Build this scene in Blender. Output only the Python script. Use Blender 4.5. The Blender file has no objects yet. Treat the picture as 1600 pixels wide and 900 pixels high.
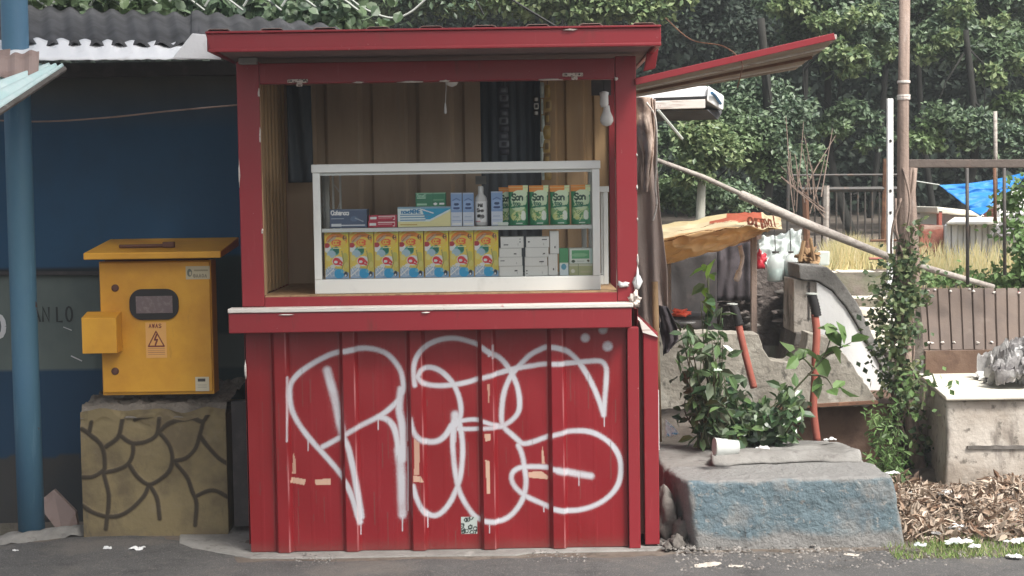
import bpy, bmesh, math, random
import numpy as np
from mathutils import Vector, Matrix, noise, Quaternion

# ------------------------------------------------------------------ camera, sky, sun, exposure
C = bpy.context.scene.collection
SC = bpy.context.scene
FPX = 2400.0; TH = math.radians(3.58); RO = math.radians(0.85); CAMZ = 1.42
_F = Vector((0, math.cos(TH), -math.sin(TH))); _U0 = Vector((0, math.sin(TH), math.cos(TH))); _R0 = Vector((1, 0, 0))
_R = _R0*math.cos(RO) - _U0*math.sin(RO); _U = _U0*math.cos(RO) + _R0*math.sin(RO)
cam = bpy.data.cameras.new('camera'); co = bpy.data.objects.new('camera', cam); C.objects.link(co)
co.matrix_world = Matrix(((_R.x, _U.x, -_F.x, 0), (_R.y, _U.y, -_F.y, 0), (_R.z, _U.z, -_F.z, CAMZ), (0, 0, 0, 1)))
cam.sensor_width = 36; cam.lens = FPX*36/1600; cam.clip_start = 0.05; cam.clip_end = 600
SC.camera = co

def P(px, py, Y):
    "world point seen at photo pixel (px,py) at distance Y in front of the camera"
    d = _F + _R*((px-800)/FPX) + _U*((450-py)/FPX)
    t = Y/d.y
    return Vector((d.x*t, Y, CAMZ + d.z*t))
def G(px, py, z=0.0):
    d = _F + _R*((px-800)/FPX) + _U*((450-py)/FPX)
    t = (z-CAMZ)/d.z
    return Vector((d.x*t, d.y*t, z))

SUN_EL, SUN_AZ = math.radians(54), math.radians(40)      # azimuth measured from -Y (behind the camera) towards +X
w = bpy.data.worlds.new("World"); SC.world = w; w.use_nodes = True
nt = w.node_tree; bg = nt.nodes['Background']
sky = nt.nodes.new('ShaderNodeTexSky'); sky.sky_type = 'NISHITA'; sky.sun_disc = False
sky.sun_elevation = SUN_EL
sdir = Vector((math.sin(SUN_AZ)*math.cos(SUN_EL), -math.cos(SUN_AZ)*math.cos(SUN_EL), math.sin(SUN_EL)))  # towards the sun
sky.sun_rotation = math.atan2(sdir.x, sdir.y)
sky.air_density = 1.0; sky.dust_density = 5.0; sky.ozone_density = 0.6
hs = nt.nodes.new('ShaderNodeHueSaturation'); hs.inputs['Saturation'].default_value = 0.45
nt.links.new(sky.outputs[0], hs.inputs['Color']); nt.links.new(hs.outputs[0], bg.inputs['Color'])
bg.inputs['Strength'].default_value = 0.13
sl = bpy.data.lights.new('sun', 'SUN'); sl.energy = 3.4; sl.angle = math.radians(16); sl.color = (1.0, 0.97, 0.92)
so = bpy.data.objects.new('sun', sl); C.objects.link(so)
so.rotation_euler = (-sdir).to_track_quat('-Z', 'Y').to_euler()
SC.view_settings.view_transform = 'Standard'; SC.view_settings.look = 'None'
SC.view_settings.exposure = 0.75; SC.view_settings.gamma = 1.0
SC.view_settings.use_curve_mapping = False
HAZE = 0.0038
SC.cycles.volume_bounces = 0; SC.cycles.max_bounces = 6; SC.cycles.transparent_max_bounces = 12; SC.cycles.diffuse_bounces = 3
SC.cycles.glossy_bounces = 3; SC.cycles.caustics_reflective = False; SC.cycles.caustics_refractive = False
SC.cycles.sample_clamp_indirect = 4

rnd = random.Random(7); R = rnd.random
def U(a, b): return a + (b-a)*R()

# ------------------------------------------------------------------ materials
MATS = {}
def srgb(r, g, b):
    f = lambda c: (c/255/12.92) if c/255 <= 0.04045 else ((c/255+0.055)/1.055)**2.4
    return (f(r), f(g), f(b))
def mat(name, col, rough=0.7, layers=(), bump=0.0, bscale=40, metal=0.0, spec=0.4, island=None, trans=0.0, alpha=None, attr=None, coat=0.0, bdist=0.01):
    """layers: (colour, scale or (sx,sy,sz), lo, hi, strength[, detail]) noise blended over the base colour
       attr: list of (attribute name, colour, noise amount)"""
    if name in MATS: return MATS[name]
    m = bpy.data.materials.new(name); MATS[name] = m; m.use_nodes = True
    n = m.node_tree; N = n.nodes; L = n.links; b = N['Principled BSDF']
    tc = N.new('ShaderNodeTexCoord'); cur = None
    def noi(scale, detail=5.0, off=0.0):
        mp = N.new('ShaderNodeMapping'); L.new(tc.outputs['Object'], mp.inputs[0])
        if isinstance(scale, (tuple, list)): mp.inputs['Scale'].default_value = scale; s = 1.0
        else: s = scale
        mp.inputs['Location'].default_value = (off, off*1.7, off*0.3)
        t = N.new('ShaderNodeTexNoise'); t.inputs['Scale'].default_value = s; t.inputs['Detail'].default_value = detail
        t.inputs['Roughness'].default_value = 0.62
        L.new(mp.outputs[0], t.inputs['Vector']); return t.outputs[0]
    if col == 'paint':
        a = N.new('ShaderNodeAttribute'); a.attribute_name = 'paint'; cur = a.outputs['Color']
    else:
        r = N.new('ShaderNodeRGB'); r.outputs[0].default_value = (*col, 1); cur = r.outputs[0]
    def mix(cur, fac, c2):
        mx = N.new('ShaderNodeMix'); mx.data_type = 'RGBA'
        L.new(fac, mx.inputs[0]); L.new(cur, mx.inputs[6])
        if hasattr(c2, 'is_linked') or not isinstance(c2, tuple): L.new(c2, mx.inputs[7])
        else: mx.inputs[7].default_value = (*c2, 1)
        return mx.outputs[2]
    if island:
        g = N.new('ShaderNodeNewGeometry'); cr = N.new('ShaderNodeValToRGB'); L.new(g.outputs['Random Per Island'], cr.inputs[0])
        cr.color_ramp.elements[0].color = (*island[0], 1); cr.color_ramp.elements[1].color = (*island[-1], 1)
        for i, c in enumerate(island[1:-1]):
            e = cr.color_ramp.elements.new((i+1)/(len(island)-1)); e.color = (*c, 1)
        cur = cr.outputs[0]
    for i, ly in enumerate(layers):
        o = noi(ly[1], ly[5] if len(ly) > 5 else 5.0, 3.1*i+1)
        mr = N.new('ShaderNodeMapRange'); mr.inputs[1].default_value = ly[2]; mr.inputs[2].default_value = ly[3]; mr.inputs[4].default_value = ly[4]
        L.new(o, mr.inputs[0]); cur = mix(cur, mr.outputs[0], ly[0])
    for (an, c2, am) in (attr or []):
        a = N.new('ShaderNodeAttribute'); a.attribute_name = an
        f = a.outputs['Fac']
        if am:
            o = noi(260, 2.0, 9.0)
            ad = N.new('ShaderNodeMath'); ad.operation = 'MULTIPLY_ADD'; ad.inputs[1].default_value = am; L.new(o, ad.inputs[0])
            sb = N.new('ShaderNodeMath'); sb.operation = 'SUBTRACT'; L.new(f, ad.inputs[2]); L.new(ad.outputs[0], sb.inputs[0]); sb.inputs[1].default_value = am*0.5
            mr = N.new('ShaderNodeMapRange'); mr.inputs[1].default_value = 0.12; mr.inputs[2].default_value = 0.8; L.new(sb.outputs[0], mr.inputs[0]); f = mr.outputs[0]
        cur = mix(cur, f, c2)
    L.new(cur, b.inputs['Base Color'])
    b.inputs['Roughness'].default_value = rough; b.inputs['Metallic'].default_value = metal
    b.inputs['Specular IOR Level'].default_value = spec; b.inputs['Coat Weight'].default_value = coat
    if bump:
        o = noi(bscale, 6.0, 5.0); bp = N.new('ShaderNodeBump'); bp.inputs['Strength'].default_value = bump; bp.inputs['Distance'].default_value = bdist
        L.new(o, bp.inputs['Height']); L.new(bp.outputs[0], b.inputs['Normal'])
    out = N['Material Output']
    if trans:
        tr = N.new('ShaderNodeBsdfTranslucent'); L.new(cur, tr.inputs[0]); ms = N.new('ShaderNodeMixShader'); ms.inputs[0].default_value = trans
        L.new(b.outputs[0], ms.inputs[1]); L.new(tr.outputs[0], ms.inputs[2]); L.new(ms.outputs[0], out.inputs[0])
    if alpha is not None:
        tp = N.new('ShaderNodeBsdfTransparent'); tp.inputs[0].default_value = (0.96, 0.98, 0.97, 1); ms = N.new('ShaderNodeMixShader'); ms.inputs[0].default_value = alpha
        L.new(tp.outputs[0], ms.inputs[1]); L.new(b.outputs[0], ms.inputs[2]); L.new(ms.outputs[0], out.inputs[0])
    return m
def glass(name='clear_glass', tint=(0.985, 0.99, 0.985)):
    if name in MATS: return MATS[name]
    m = bpy.data.materials.new(name); MATS[name] = m; m.use_nodes = True; n = m.node_tree; N = n.nodes; L = n.links
    N.remove(N['Principled BSDF'])
    t = N.new('ShaderNodeBsdfTransparent'); t.inputs[0].default_value = (*tint, 1)
    g = N.new('ShaderNodeBsdfGlossy'); g.inputs['Roughness'].default_value = 0.03
    fr = N.new('ShaderNodeFresnel'); fr.inputs[0].default_value = 1.33
    ms = N.new('ShaderNodeMixShader'); L.new(fr.outputs[0], ms.inputs[0]); L.new(t.outputs[0], ms.inputs[1]); L.new(g.outputs[0], ms.inputs[2])
    L.new(ms.outputs[0], N['Material Output'].inputs[0]); return m

M = dict(
 red=mat('red_paint', (0.235, 0.022, 0.028), 0.36, [((0.26, 0.016, 0.026), 3, 0.4, 0.7, 0.6), ((0.40, 0.10, 0.10), (30, 30, 4), 0.62, 0.8, 0.35), ((0.55, 0.42, 0.36), 55, 0.715, 0.75, 0.8), ((0.10, 0.04, 0.03), (14, 14, 3), 0.63, 0.75, 0.6)], 0.07, 30),
 redp=mat('red_panel_paint', (0.205, 0.011, 0.014), 0.34, [((0.25, 0.014, 0.024), (2.5, 2.5, 1.2), 0.4, 0.7, 0.5), ((0.42, 0.07, 0.08), (60, 60, 1.5), 0.62, 0.8, 0.25), ((0.16, 0.02, 0.02), (9, 9, 2), 0.62, 0.8, 0.35)], 0.06, 40,
          attr=[('spray', (0.50, 0.50, 0.53), 0.5), ('bare', (0.52, 0.34, 0.25), 0.0), ('sticker', (0.45, 0.5, 0.47), 0.0), ('ink', (0.03, 0.04, 0.035), 0.0), ('dirt_dark', (0.12, 0.075, 0.06), 0.7), ('rib_edge', (0.62, 0.32, 0.32), 0.0)]),
 trimwhite=mat('worn_white_trim', (0.66, 0.62, 0.57), 0.6, [((0.33, 0.2, 0.16), (6, 40, 60), 0.55, 0.7, 0.8), ((0.4, 0.08, 0.08), 14, 0.64, 0.7, 0.9)], 0.2, 60),
 rustwhite=mat('rusty_white_metal', (0.66, 0.58, 0.52), 0.6, [((0.10, 0.05, 0.035), 90, 0.5, 0.6, 0.9)], 0.3, 80),
 brownwall=mat('brown_sheet_inside', (0.46, 0.30, 0.15), 0.6, [((0.20, 0.12, 0.06), (6, 6, 0.8), 0.4, 0.7, 0.7), ((0.40, 0.33, 0.24), (14, 14, 1.0), 0.6, 0.75, 0.4)], 0.1, 30),
 backwall=mat('dull_brown_sheet', (0.46, 0.345, 0.235), 0.6, [((0.25, 0.175, 0.115), (5, 5, 0.7), 0.4, 0.7, 0.7), ((0.34, 0.31, 0.26), (16, 16, 0.9), 0.58, 0.75, 0.4)], 0.1, 30),
 darkdoor=mat('dark_blue_grey_sheet', (0.055, 0.07, 0.085), 0.6, [((0.11, 0.13, 0.14), (12, 12, 1.2), 0.5, 0.75, 0.7)], 0.1, 30),
 soffit=mat('soffit_dark_board', (0.17, 0.12, 0.12), 0.8, [((0.28, 0.22, 0.2), 5, 0.5, 0.7, 0.5)], 0.1, 30),
 alu=mat('white_aluminium', (0.74, 0.76, 0.73), 0.32, [((0.45, 0.45, 0.42), (8, 8, 8), 0.6, 0.8, 0.4)], metal=0.1),
 shelf=mat('frosted_shelf', (0.62, 0.66, 0.64), 0.3),
 wood=mat('raw_wood', (0.36, 0.23, 0.12), 0.8, [((0.18, 0.10, 0.05), (30, 30, 3), 0.45, 0.65, 0.8)], 0.3, 50),
 polewood=mat('weathered_pole_wood', (0.30, 0.225, 0.185), 0.85, [((0.16, 0.12, 0.10), (60, 60, 2), 0.45, 0.65, 0.8), ((0.42, 0.36, 0.33), (30, 30, 8), 0.6, 0.75, 0.5)], 0.5, 60),
 greywood=mat('grey_pole_wood', (0.42, 0.38, 0.34), 0.85, [((0.2, 0.16, 0.14), (3, 40, 40), 0.45, 0.65, 0.6), ((0.14, 0.11, 0.1), 25, 0.62, 0.7, 0.6)], 0.4, 60),
 yellow=mat('yellow_paint', (0.71, 0.36, 0.035), 0.42, [((0.48, 0.20, 0.02), 4, 0.4, 0.7, 0.6), ((0.32, 0.15, 0.04), (30, 30, 6), 0.66, 0.78, 0.5)], 0.05, 60),
 black=mat('black_rubber', (0.02, 0.018, 0.018), 0.5),
 dark=mat('dark_stuff', (0.05, 0.045, 0.045), 0.7, [((0.1, 0.085, 0.08), 12, 0.5, 0.7, 0.7)], 0.2, 30),
 maroon=mat('oxide_brown', (0.11, 0.05, 0.035), 0.7),
 grille=mat('meter_window', (0.17, 0.13, 0.13), 0.25, [((0.4, 0.34, 0.3), (60, 60, 60), 0.5, 0.8, 0.5)]),
 rust=mat('rusty_steel', (0.15, 0.075, 0.045), 0.8, [((0.30, 0.16, 0.09), 18, 0.5, 0.7, 0.7), ((0.06, 0.04, 0.035), 30, 0.55, 0.7, 0.7)], 0.3, 60),
 darksteel=mat('dark_steel', (0.07, 0.065, 0.06), 0.6, [((0.15, 0.09, 0.06), 25, 0.55, 0.7, 0.7)]),
 pinkrust=mat('primer_red_pipe', (0.36, 0.105, 0.075), 0.6, [((0.24, 0.07, 0.05), 12, 0.45, 0.7, 0.7), ((0.55, 0.4, 0.35), 30, 0.66, 0.74, 0.7)], 0.1, 40),
 pole_blue=mat('blue_pole_paint', (0.075, 0.175, 0.25), 0.55, [((0.06, 0.15, 0.25), (5, 5, 2), 0.4, 0.68, 0.8), ((0.2, 0.36, 0.46), (20, 20, 3), 0.6, 0.75, 0.4), ((0.13, 0.055, 0.035), 5.5, 0.68, 0.71, 0.9)], 0.12, 50),
 asphalt=mat('asphalt', (0.085, 0.082, 0.08), 0.85, [((0.125, 0.12, 0.115), 3.0, 0.45, 0.7, 0.6), ((0.03, 0.03, 0.03), 6, 0.5, 0.7, 0.6), ((0.26, 0.25, 0.24), 170, 0.57, 0.64, 0.8), ((0.17, 0.15, 0.13), 1.6, 0.52, 0.64, 0.65), ((0.16, 0.145, 0.13), 26, 0.55, 0.7, 0.7), ((0.02, 0.02, 0.02), 120, 0.58, 0.66, 0.7)], 0.9, 160, bdist=0.006),
 earth=mat('yard_earth', (0.13, 0.105, 0.085), 0.95, [((0.22, 0.19, 0.16), 4, 0.45, 0.7, 0.8), ((0.06, 0.05, 0.04), 14, 0.5, 0.7, 0.7), ((0.10, 0.13, 0.06), 2, 0.55, 0.7, 0.5)], 0.8, 40),
 conc=mat('grey_concrete', (0.27, 0.262, 0.245), 0.9, [((0.15, 0.142, 0.13), 4, 0.4, 0.65, 0.8), ((0.08, 0.07, 0.065), 18, 0.58, 0.72, 0.8), ((0.45, 0.43, 0.40), 9, 0.6, 0.75, 0.6)], 0.7, 35),
 concdark=mat('damp_concrete', (0.17, 0.155, 0.14), 0.9, [((0.08, 0.07, 0.06), 5, 0.4, 0.65, 0.8), ((0.3, 0.27, 0.24), 14, 0.6, 0.72, 0.6)], 0.7, 35),
 concpale=mat('pale_render', (0.50, 0.455, 0.40), 0.9, [((0.32, 0.27, 0.22), 3, 0.42, 0.62, 0.9), ((0.12, 0.10, 0.085), (7, 7, 2.2), 0.54, 0.66, 0.85), ((0.09, 0.08, 0.065), 18, 0.57, 0.66, 0.75)], 0.5, 40),
 bluepaint=mat('blue_peeling_block', (0.12, 0.165, 0.185), 0.85, [((0.23, 0.23, 0.22), 5, 0.50, 0.62, 0.8), ((0.10, 0.145, 0.175), (14, 14, 4), 0.5, 0.7, 0.6), ((0.32, 0.31, 0.29), 40, 0.60, 0.65, 0.7), ((0.05, 0.05, 0.05), (9, 9, 3.5), 0.6, 0.66, 0.85), ((0.25, 0.22, 0.19), 30, 0.6, 0.7, 0.6)], 0.8, 30,
     attr=[('low', (0.22, 0.215, 0.205), 0.9)], bdist=0.02),
 white=mat('whitewashed_wall', (0.90, 0.90, 0.88), 0.85, [((0.6, 0.58, 0.54), (5, 5, 1), 0.55, 0.75, 0.5), ((0.4, 0.36, 0.3), 20, 0.68, 0.75, 0.5)], 0.2, 30),
 cream=mat('cream_stone', (0.74, 0.70, 0.60), 0.9, [((0.5, 0.45, 0.36), 5, 0.5, 0.7, 0.6), ((0.2, 0.17, 0.12), 22, 0.66, 0.73, 0.8)], 0.3, 40),
 mudbrown=mat('brown_bank', (0.13, 0.08, 0.055), 0.9, [((0.22, 0.15, 0.11), 4, 0.5, 0.7, 0.6), ((0.07, 0.04, 0.03), 10, 0.5, 0.7, 0.7)], 0.5, 25),
 stonebase=mat('ochre_base', (0.21, 0.165, 0.085), 0.85, [((0.12, 0.092, 0.055), 6, 0.42, 0.6, 0.8), ((0.07, 0.06, 0.045), (14, 14, 5), 0.6, 0.7, 0.6), ((0.25, 0.21, 0.15), 9, 0.6, 0.75, 0.5)], 0.35, 30, attr=[('joint', (0.045, 0.034, 0.022), 0.5)]),
 mortar=mat('rough_mortar', (0.20, 0.175, 0.145), 0.95, [((0.1, 0.085, 0.07), 10, 0.45, 0.65, 0.8), ((0.4, 0.36, 0.3), 16, 0.62, 0.75, 0.7)], 1.0, 30, bdist=0.02),
 wallblue=mat('painted_yard_wall', 'paint', 0.8, [((0.02, 0.04, 0.06), (3, 3, 2), 0.5, 0.75, 0.35)], 0.15, 12),
 asb=mat('asbestos_roof', (0.085, 0.085, 0.09), 0.9, [((0.03, 0.03, 0.03), 4, 0.42, 0.66, 0.8), ((0.13, 0.125, 0.125), (3, 20, 20), 0.6, 0.75, 0.5)], 0.4, 40),
 asbwhite=mat('white_roof_sheet', (0.86, 0.86, 0.87), 0.7, [((0.5, 0.48, 0.47), (5, 2, 3), 0.55, 0.7, 0.6), ((0.2, 0.17, 0.16), 12, 0.66, 0.72, 0.6)], 0.2, 30),
 tealroof=mat('pale_teal_sheet', (0.55, 0.74, 0.72), 0.5, [((0.74, 0.84, 0.82), 5, 0.45, 0.65, 0.8), ((0.25, 0.42, 0.42), (6, 6, 6), 0.62, 0.75, 0.6)], 0.1, 30),
 flash=mat('brown_flashing', (0.34, 0.25, 0.22), 0.7, [((0.2, 0.13, 0.11), 8, 0.45, 0.65, 0.7)], 0.2, 30),
 hatchin=mat('hatch_underside', (0.30, 0.225, 0.165), 0.6, [((0.15, 0.11, 0.08), (2, 20, 20), 0.45, 0.65, 0.8), ((0.62, 0.5, 0.42), (3, 50, 50), 0.62, 0.7, 0.7)], 0.2, 40),
 brownzinc=mat('brown_zinc_sheet', (0.145, 0.108, 0.086), 0.75, [((0.09, 0.07, 0.06), (5, 5, 1), 0.42, 0.66, 0.7), ((0.2, 0.165, 0.14), 7, 0.6, 0.75, 0.5)], 0.2, 30),
 cloth=mat('taupe_cloth', (0.36, 0.285, 0.25), 0.95, [((0.25, 0.195, 0.17), (9, 9, 1.5), 0.45, 0.7, 0.5), ((0.42, 0.35, 0.31), 5, 0.55, 0.75, 0.4)], 0.4, 60),
 oldbeam=mat('old_beam', (0.13, 0.105, 0.09), 0.85, [((0.07, 0.055, 0.05), (4, 30, 30), 0.45, 0.65, 0.8), ((0.2, 0.11, 0.08), 12, 0.6, 0.7, 0.6)], 0.4, 50),
 cream_rag=mat('dirty_cream_rag', (0.62, 0.5, 0.42), 0.9, [((0.25, 0.17, 0.13), 10, 0.5, 0.65, 0.8)], 0.4, 50),
 darkcloth=mat('charcoal_cloth', (0.06, 0.05, 0.055), 0.9, [((0.14, 0.12, 0.13), 8, 0.5, 0.7, 0.7)], 0.4, 40),
 tarpy=mat('yellow_tarp', 'paint', 0.6, [((0.6, 0.36, 0.16), 7, 0.6, 0.75, 0.5), ((0.9, 0.8, 0.6), 5, 0.6, 0.8, 0.4)], 0.3, 25, trans=0.55),
 tarpb=mat('blue_tarp', (0.03, 0.27, 0.72), 0.5, [((0.12, 0.42, 0.82), 6, 0.45, 0.7, 0.7)], 0.5, 10, trans=0.3),
 plastic=mat('white_plastic', (0.66, 0.66, 0.65), 0.45, [((0.55, 0.54, 0.5), 14, 0.5, 0.7, 0.5)], 0.3, 50),
 greyplastic=mat('grey_plastic_bag', (0.33, 0.32, 0.31), 0.45, [((0.1, 0.09, 0.09), 9, 0.42, 0.6, 0.85), ((0.7, 0.68, 0.66), 14, 0.6, 0.72, 0.8)], 0.5, 30),
 clearplastic=mat('hazy_plastic', (0.72, 0.78, 0.76), 0.3, alpha=0.55),
 cupplastic=mat('cup_plastic', (0.75, 0.77, 0.74), 0.3, alpha=0.6),
 redplastic=mat('red_plastic', (0.55, 0.03, 0.05), 0.4, [((0.75, 0.4, 0.4), 20, 0.6, 0.7, 0.6)]),
 orange=mat('orange_plastic', (0.85, 0.10, 0.04), 0.4, [((0.95, 0.3, 0.18), 30, 0.5, 0.7, 0.6)]),
 brick=mat('old_brick', (0.36, 0.13, 0.09), 0.9, [((0.2, 0.08, 0.06), 9, 0.42, 0.66, 0.8), ((0.5, 0.4, 0.33), (4, 4, 40), 0.56, 0.66, 0.7)], 0.5, 30),
 stonewall=mat('dark_rubble', (0.12, 0.10, 0.09), 0.9, [((0.2, 0.17, 0.15), (5, 5, 12), 0.5, 0.62, 0.8), ((0.05, 0.04, 0.035), 9, 0.5, 0.66, 0.8)], 0.9, 20, bdist=0.03),
 print=mat('printed_card', 'paint', 0.4, spec=0.4),
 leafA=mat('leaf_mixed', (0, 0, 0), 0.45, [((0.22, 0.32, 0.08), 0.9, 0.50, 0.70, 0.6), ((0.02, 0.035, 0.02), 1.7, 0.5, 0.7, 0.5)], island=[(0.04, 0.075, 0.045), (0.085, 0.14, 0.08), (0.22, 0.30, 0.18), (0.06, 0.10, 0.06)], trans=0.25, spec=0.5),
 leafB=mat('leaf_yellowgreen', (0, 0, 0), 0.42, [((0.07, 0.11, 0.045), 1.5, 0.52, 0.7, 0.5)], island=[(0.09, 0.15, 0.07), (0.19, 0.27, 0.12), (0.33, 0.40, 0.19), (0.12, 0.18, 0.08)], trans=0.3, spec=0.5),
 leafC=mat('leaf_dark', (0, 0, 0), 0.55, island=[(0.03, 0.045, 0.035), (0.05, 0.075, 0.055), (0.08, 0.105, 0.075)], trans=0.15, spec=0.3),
 leafD=mat('leaf_glossy_near', (0, 0, 0), 0.3, island=[(0.03, 0.065, 0.03), (0.06, 0.12, 0.045), (0.12, 0.19, 0.07), (0.045, 0.09, 0.04), (0.18, 0.21, 0.14)], trans=0.15, spec=0.6),
 leafE=mat('leaf_fern_light', (0, 0, 0), 0.5, island=[(0.09, 0.17, 0.05), (0.14, 0.24, 0.075), (0.2, 0.3, 0.11), (0.08, 0.13, 0.05)], trans=0.3),
 leafF=mat('leaf_fresh', (0, 0, 0), 0.4, island=[(0.13, 0.24, 0.03), (0.2, 0.33, 0.05)], trans=0.35),
 ivy=mat('leaf_ivy', (0, 0, 0), 0.5, island=[(0.035, 0.065, 0.03), (0.08, 0.13, 0.055), (0.14, 0.19, 0.08), (0.2, 0.2, 0.1)], trans=0.25),
 bark=mat('bark', (0.02, 0.02, 0.017), 0.9, [((0.04, 0.038, 0.032), (12, 12, 2), 0.5, 0.7, 0.7)], 0.5, 30),
 barkpale=mat('pale_bark', (0.42, 0.42, 0.36), 0.9, [((0.16, 0.17, 0.1), (6, 6, 2), 0.48, 0.65, 0.8)], 0.3, 30),
 stem=mat('green_stem', (0.07, 0.085, 0.04), 0.7, [((0.12, 0.08, 0.06), 12, 0.5, 0.7, 0.7)]),
 drygrass=mat('dry_grass', (0, 0, 0), 0.8, island=[(0.55, 0.46, 0.22), (0.7, 0.6, 0.34), (0.42, 0.42, 0.2), (0.75, 0.66, 0.44)], trans=0.3),
 grass=mat('green_grass', (0, 0, 0), 0.6, island=[(0.12, 0.21, 0.045), (0.2, 0.31, 0.08), (0.3, 0.38, 0.13), (0.4, 0.36, 0.2)], trans=0.3),
 litter=mat('dead_leaves', (0, 0, 0), 0.85, island=[(0.16, 0.09, 0.055), (0.34, 0.24, 0.17), (0.5, 0.4, 0.31), (0.11, 0.07, 0.05), (0.62, 0.52, 0.42), (0.2, 0.15, 0.11)], trans=0.1),
 pebble=mat('pebbles', (0, 0, 0), 0.9, island=[(0.09, 0.085, 0.08), (0.17, 0.155, 0.14), (0.28, 0.26, 0.24), (0.06, 0.055, 0.05)]),
 hill=mat('hillside_green', (0.02, 0.035, 0.022), 0.95, [((0.04, 0.06, 0.03), 0.6, 0.45, 0.7, 0.8)], 0.8, 2),
 bulb=mat('opal_bulb', (0.80, 0.80, 0.78), 0.25),
 cable=mat('black_cable', (0.02, 0.02, 0.02), 0.6),
 bone=mat('pale_cable', (0.45, 0.47, 0.43), 0.6),
)

# ------------------------------------------------------------------ mesh building
class MB:
    def __init__(s): s.v = []; s.f = []
    def add(s, vs, fs):
        k = len(s.v); s.v += [tuple(v) for v in vs]; s.f += [tuple(i+k for i in f) for f in fs]; return s
    def hexa(s, p):  # p: 4 bottom (ccw) + 4 top
        return s.add(p, [(3, 2, 1, 0), (4, 5, 6, 7), (0, 1, 5, 4), (1, 2, 6, 5), (2, 3, 7, 6), (3, 0, 4, 7)])
    def box(s, x0, x1, y0, y1, z0, z1, rot=None, piv=None):
        p = [Vector(q) for q in ((x0, y0, z0), (x1, y0, z0), (x1, y1, z0), (x0, y1, z0), (x0, y0, z1), (x1, y0, z1), (x1, y1, z1), (x0, y1, z1))]
        if rot is not None:
            c = Vector(piv) if piv else Vector(((x0+x1)/2, (y0+y1)/2, (z0+z1)/2))
            p = [rot @ (q-c) + c for q in p]
        return s.hexa(p)
    def prism(s, pts, dy):   # polygon of points with any y, pushed back by dy
        n = len(pts); a = [Vector(p) for p in pts]; b = [p+Vector((0, dy, 0)) for p in a]
        return s.add(a+b, [tuple(range(n)), tuple(range(2*n-1, n-1, -1))]+[(i, i+n, (i+1) % n+n, (i+1) % n) for i in range(n)])
    def tube(s, pts, rad, n=8, cap=True):
        pts = [Vector(p) for p in pts]; m = len(pts)
        if not hasattr(rad, '__len__'): rad = [rad]*m
        vs = []; ref = None
        for i, p in enumerate(pts):
            t = (pts[min(i+1, m-1)]-pts[max(i-1, 0)]).normalized()
            if ref is None or abs(ref.dot(t)) > 0.95: ref = Vector((0, 0, 1)) if abs(t.z) < 0.9 else Vector((1, 0, 0))
            a = t.cross(ref).normalized(); b = a.cross(t).normalized(); ref = b
            for k in range(n):
                an = 2*math.pi*k/n; vs.append(p+(a*math.cos(an)+b*math.sin(an))*rad[i])
        fs = [(i*n+k, i*n+(k+1) % n, (i+1)*n+(k+1) % n, (i+1)*n+k) for i in range(m-1) for k in range(n)]
        if cap: fs += [tuple(range(n-1, -1, -1)), tuple((m-1)*n+k for k in range(n))]
        return s.add(vs, fs)
    def lathe(s, c, prof, n=16, axis=None):  # prof: (r,z)
        vs = [(c[0]+r*math.cos(2*math.pi*k/n), c[1]+r*math.sin(2*math.pi*k/n), c[2]+z) for r, z in prof for k in range(n)]
        m = len(prof)
        if axis is not None:
            q = Vector((0, 0, 1)).rotation_difference(Vector(axis)); cc = Vector(c)
            vs = [q @ (Vector(v)-cc)+cc for v in vs]
        return s.add(vs, [(i*n+k, i*n+(k+1) % n, (i+1)*n+(k+1) % n, (i+1)*n+k) for i in range(m-1) for k in range(n)]+[tuple(range(n-1, -1, -1)), tuple((m-1)*n+k for k in range(n))])
    def sheet(s, p00, p10, p01, p11, nu, nv, disp=None):
        p00, p10, p01, p11 = map(Vector, (p00, p10, p01, p11))
        nrm = (p10-p00).cross(p01-p00).normalized(); vs = []
        for j in range(nv+1):
            for i in range(nu+1):
                u = i/nu; v = j/nv; p = (p00*(1-u)+p10*u)*(1-v)+(p01*(1-u)+p11*u)*v
                if disp:
                    d = disp(u, v)
                    p = p+(d if isinstance(d, Vector) else nrm*d)
                vs.append(p)
        w_ = nu+1
        return s.add(vs, [(j*w_+i, j*w_+i+1, (j+1)*w_+i+1, (j+1)*w_+i) for j in range(nv) for i in range(nu)])

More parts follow.
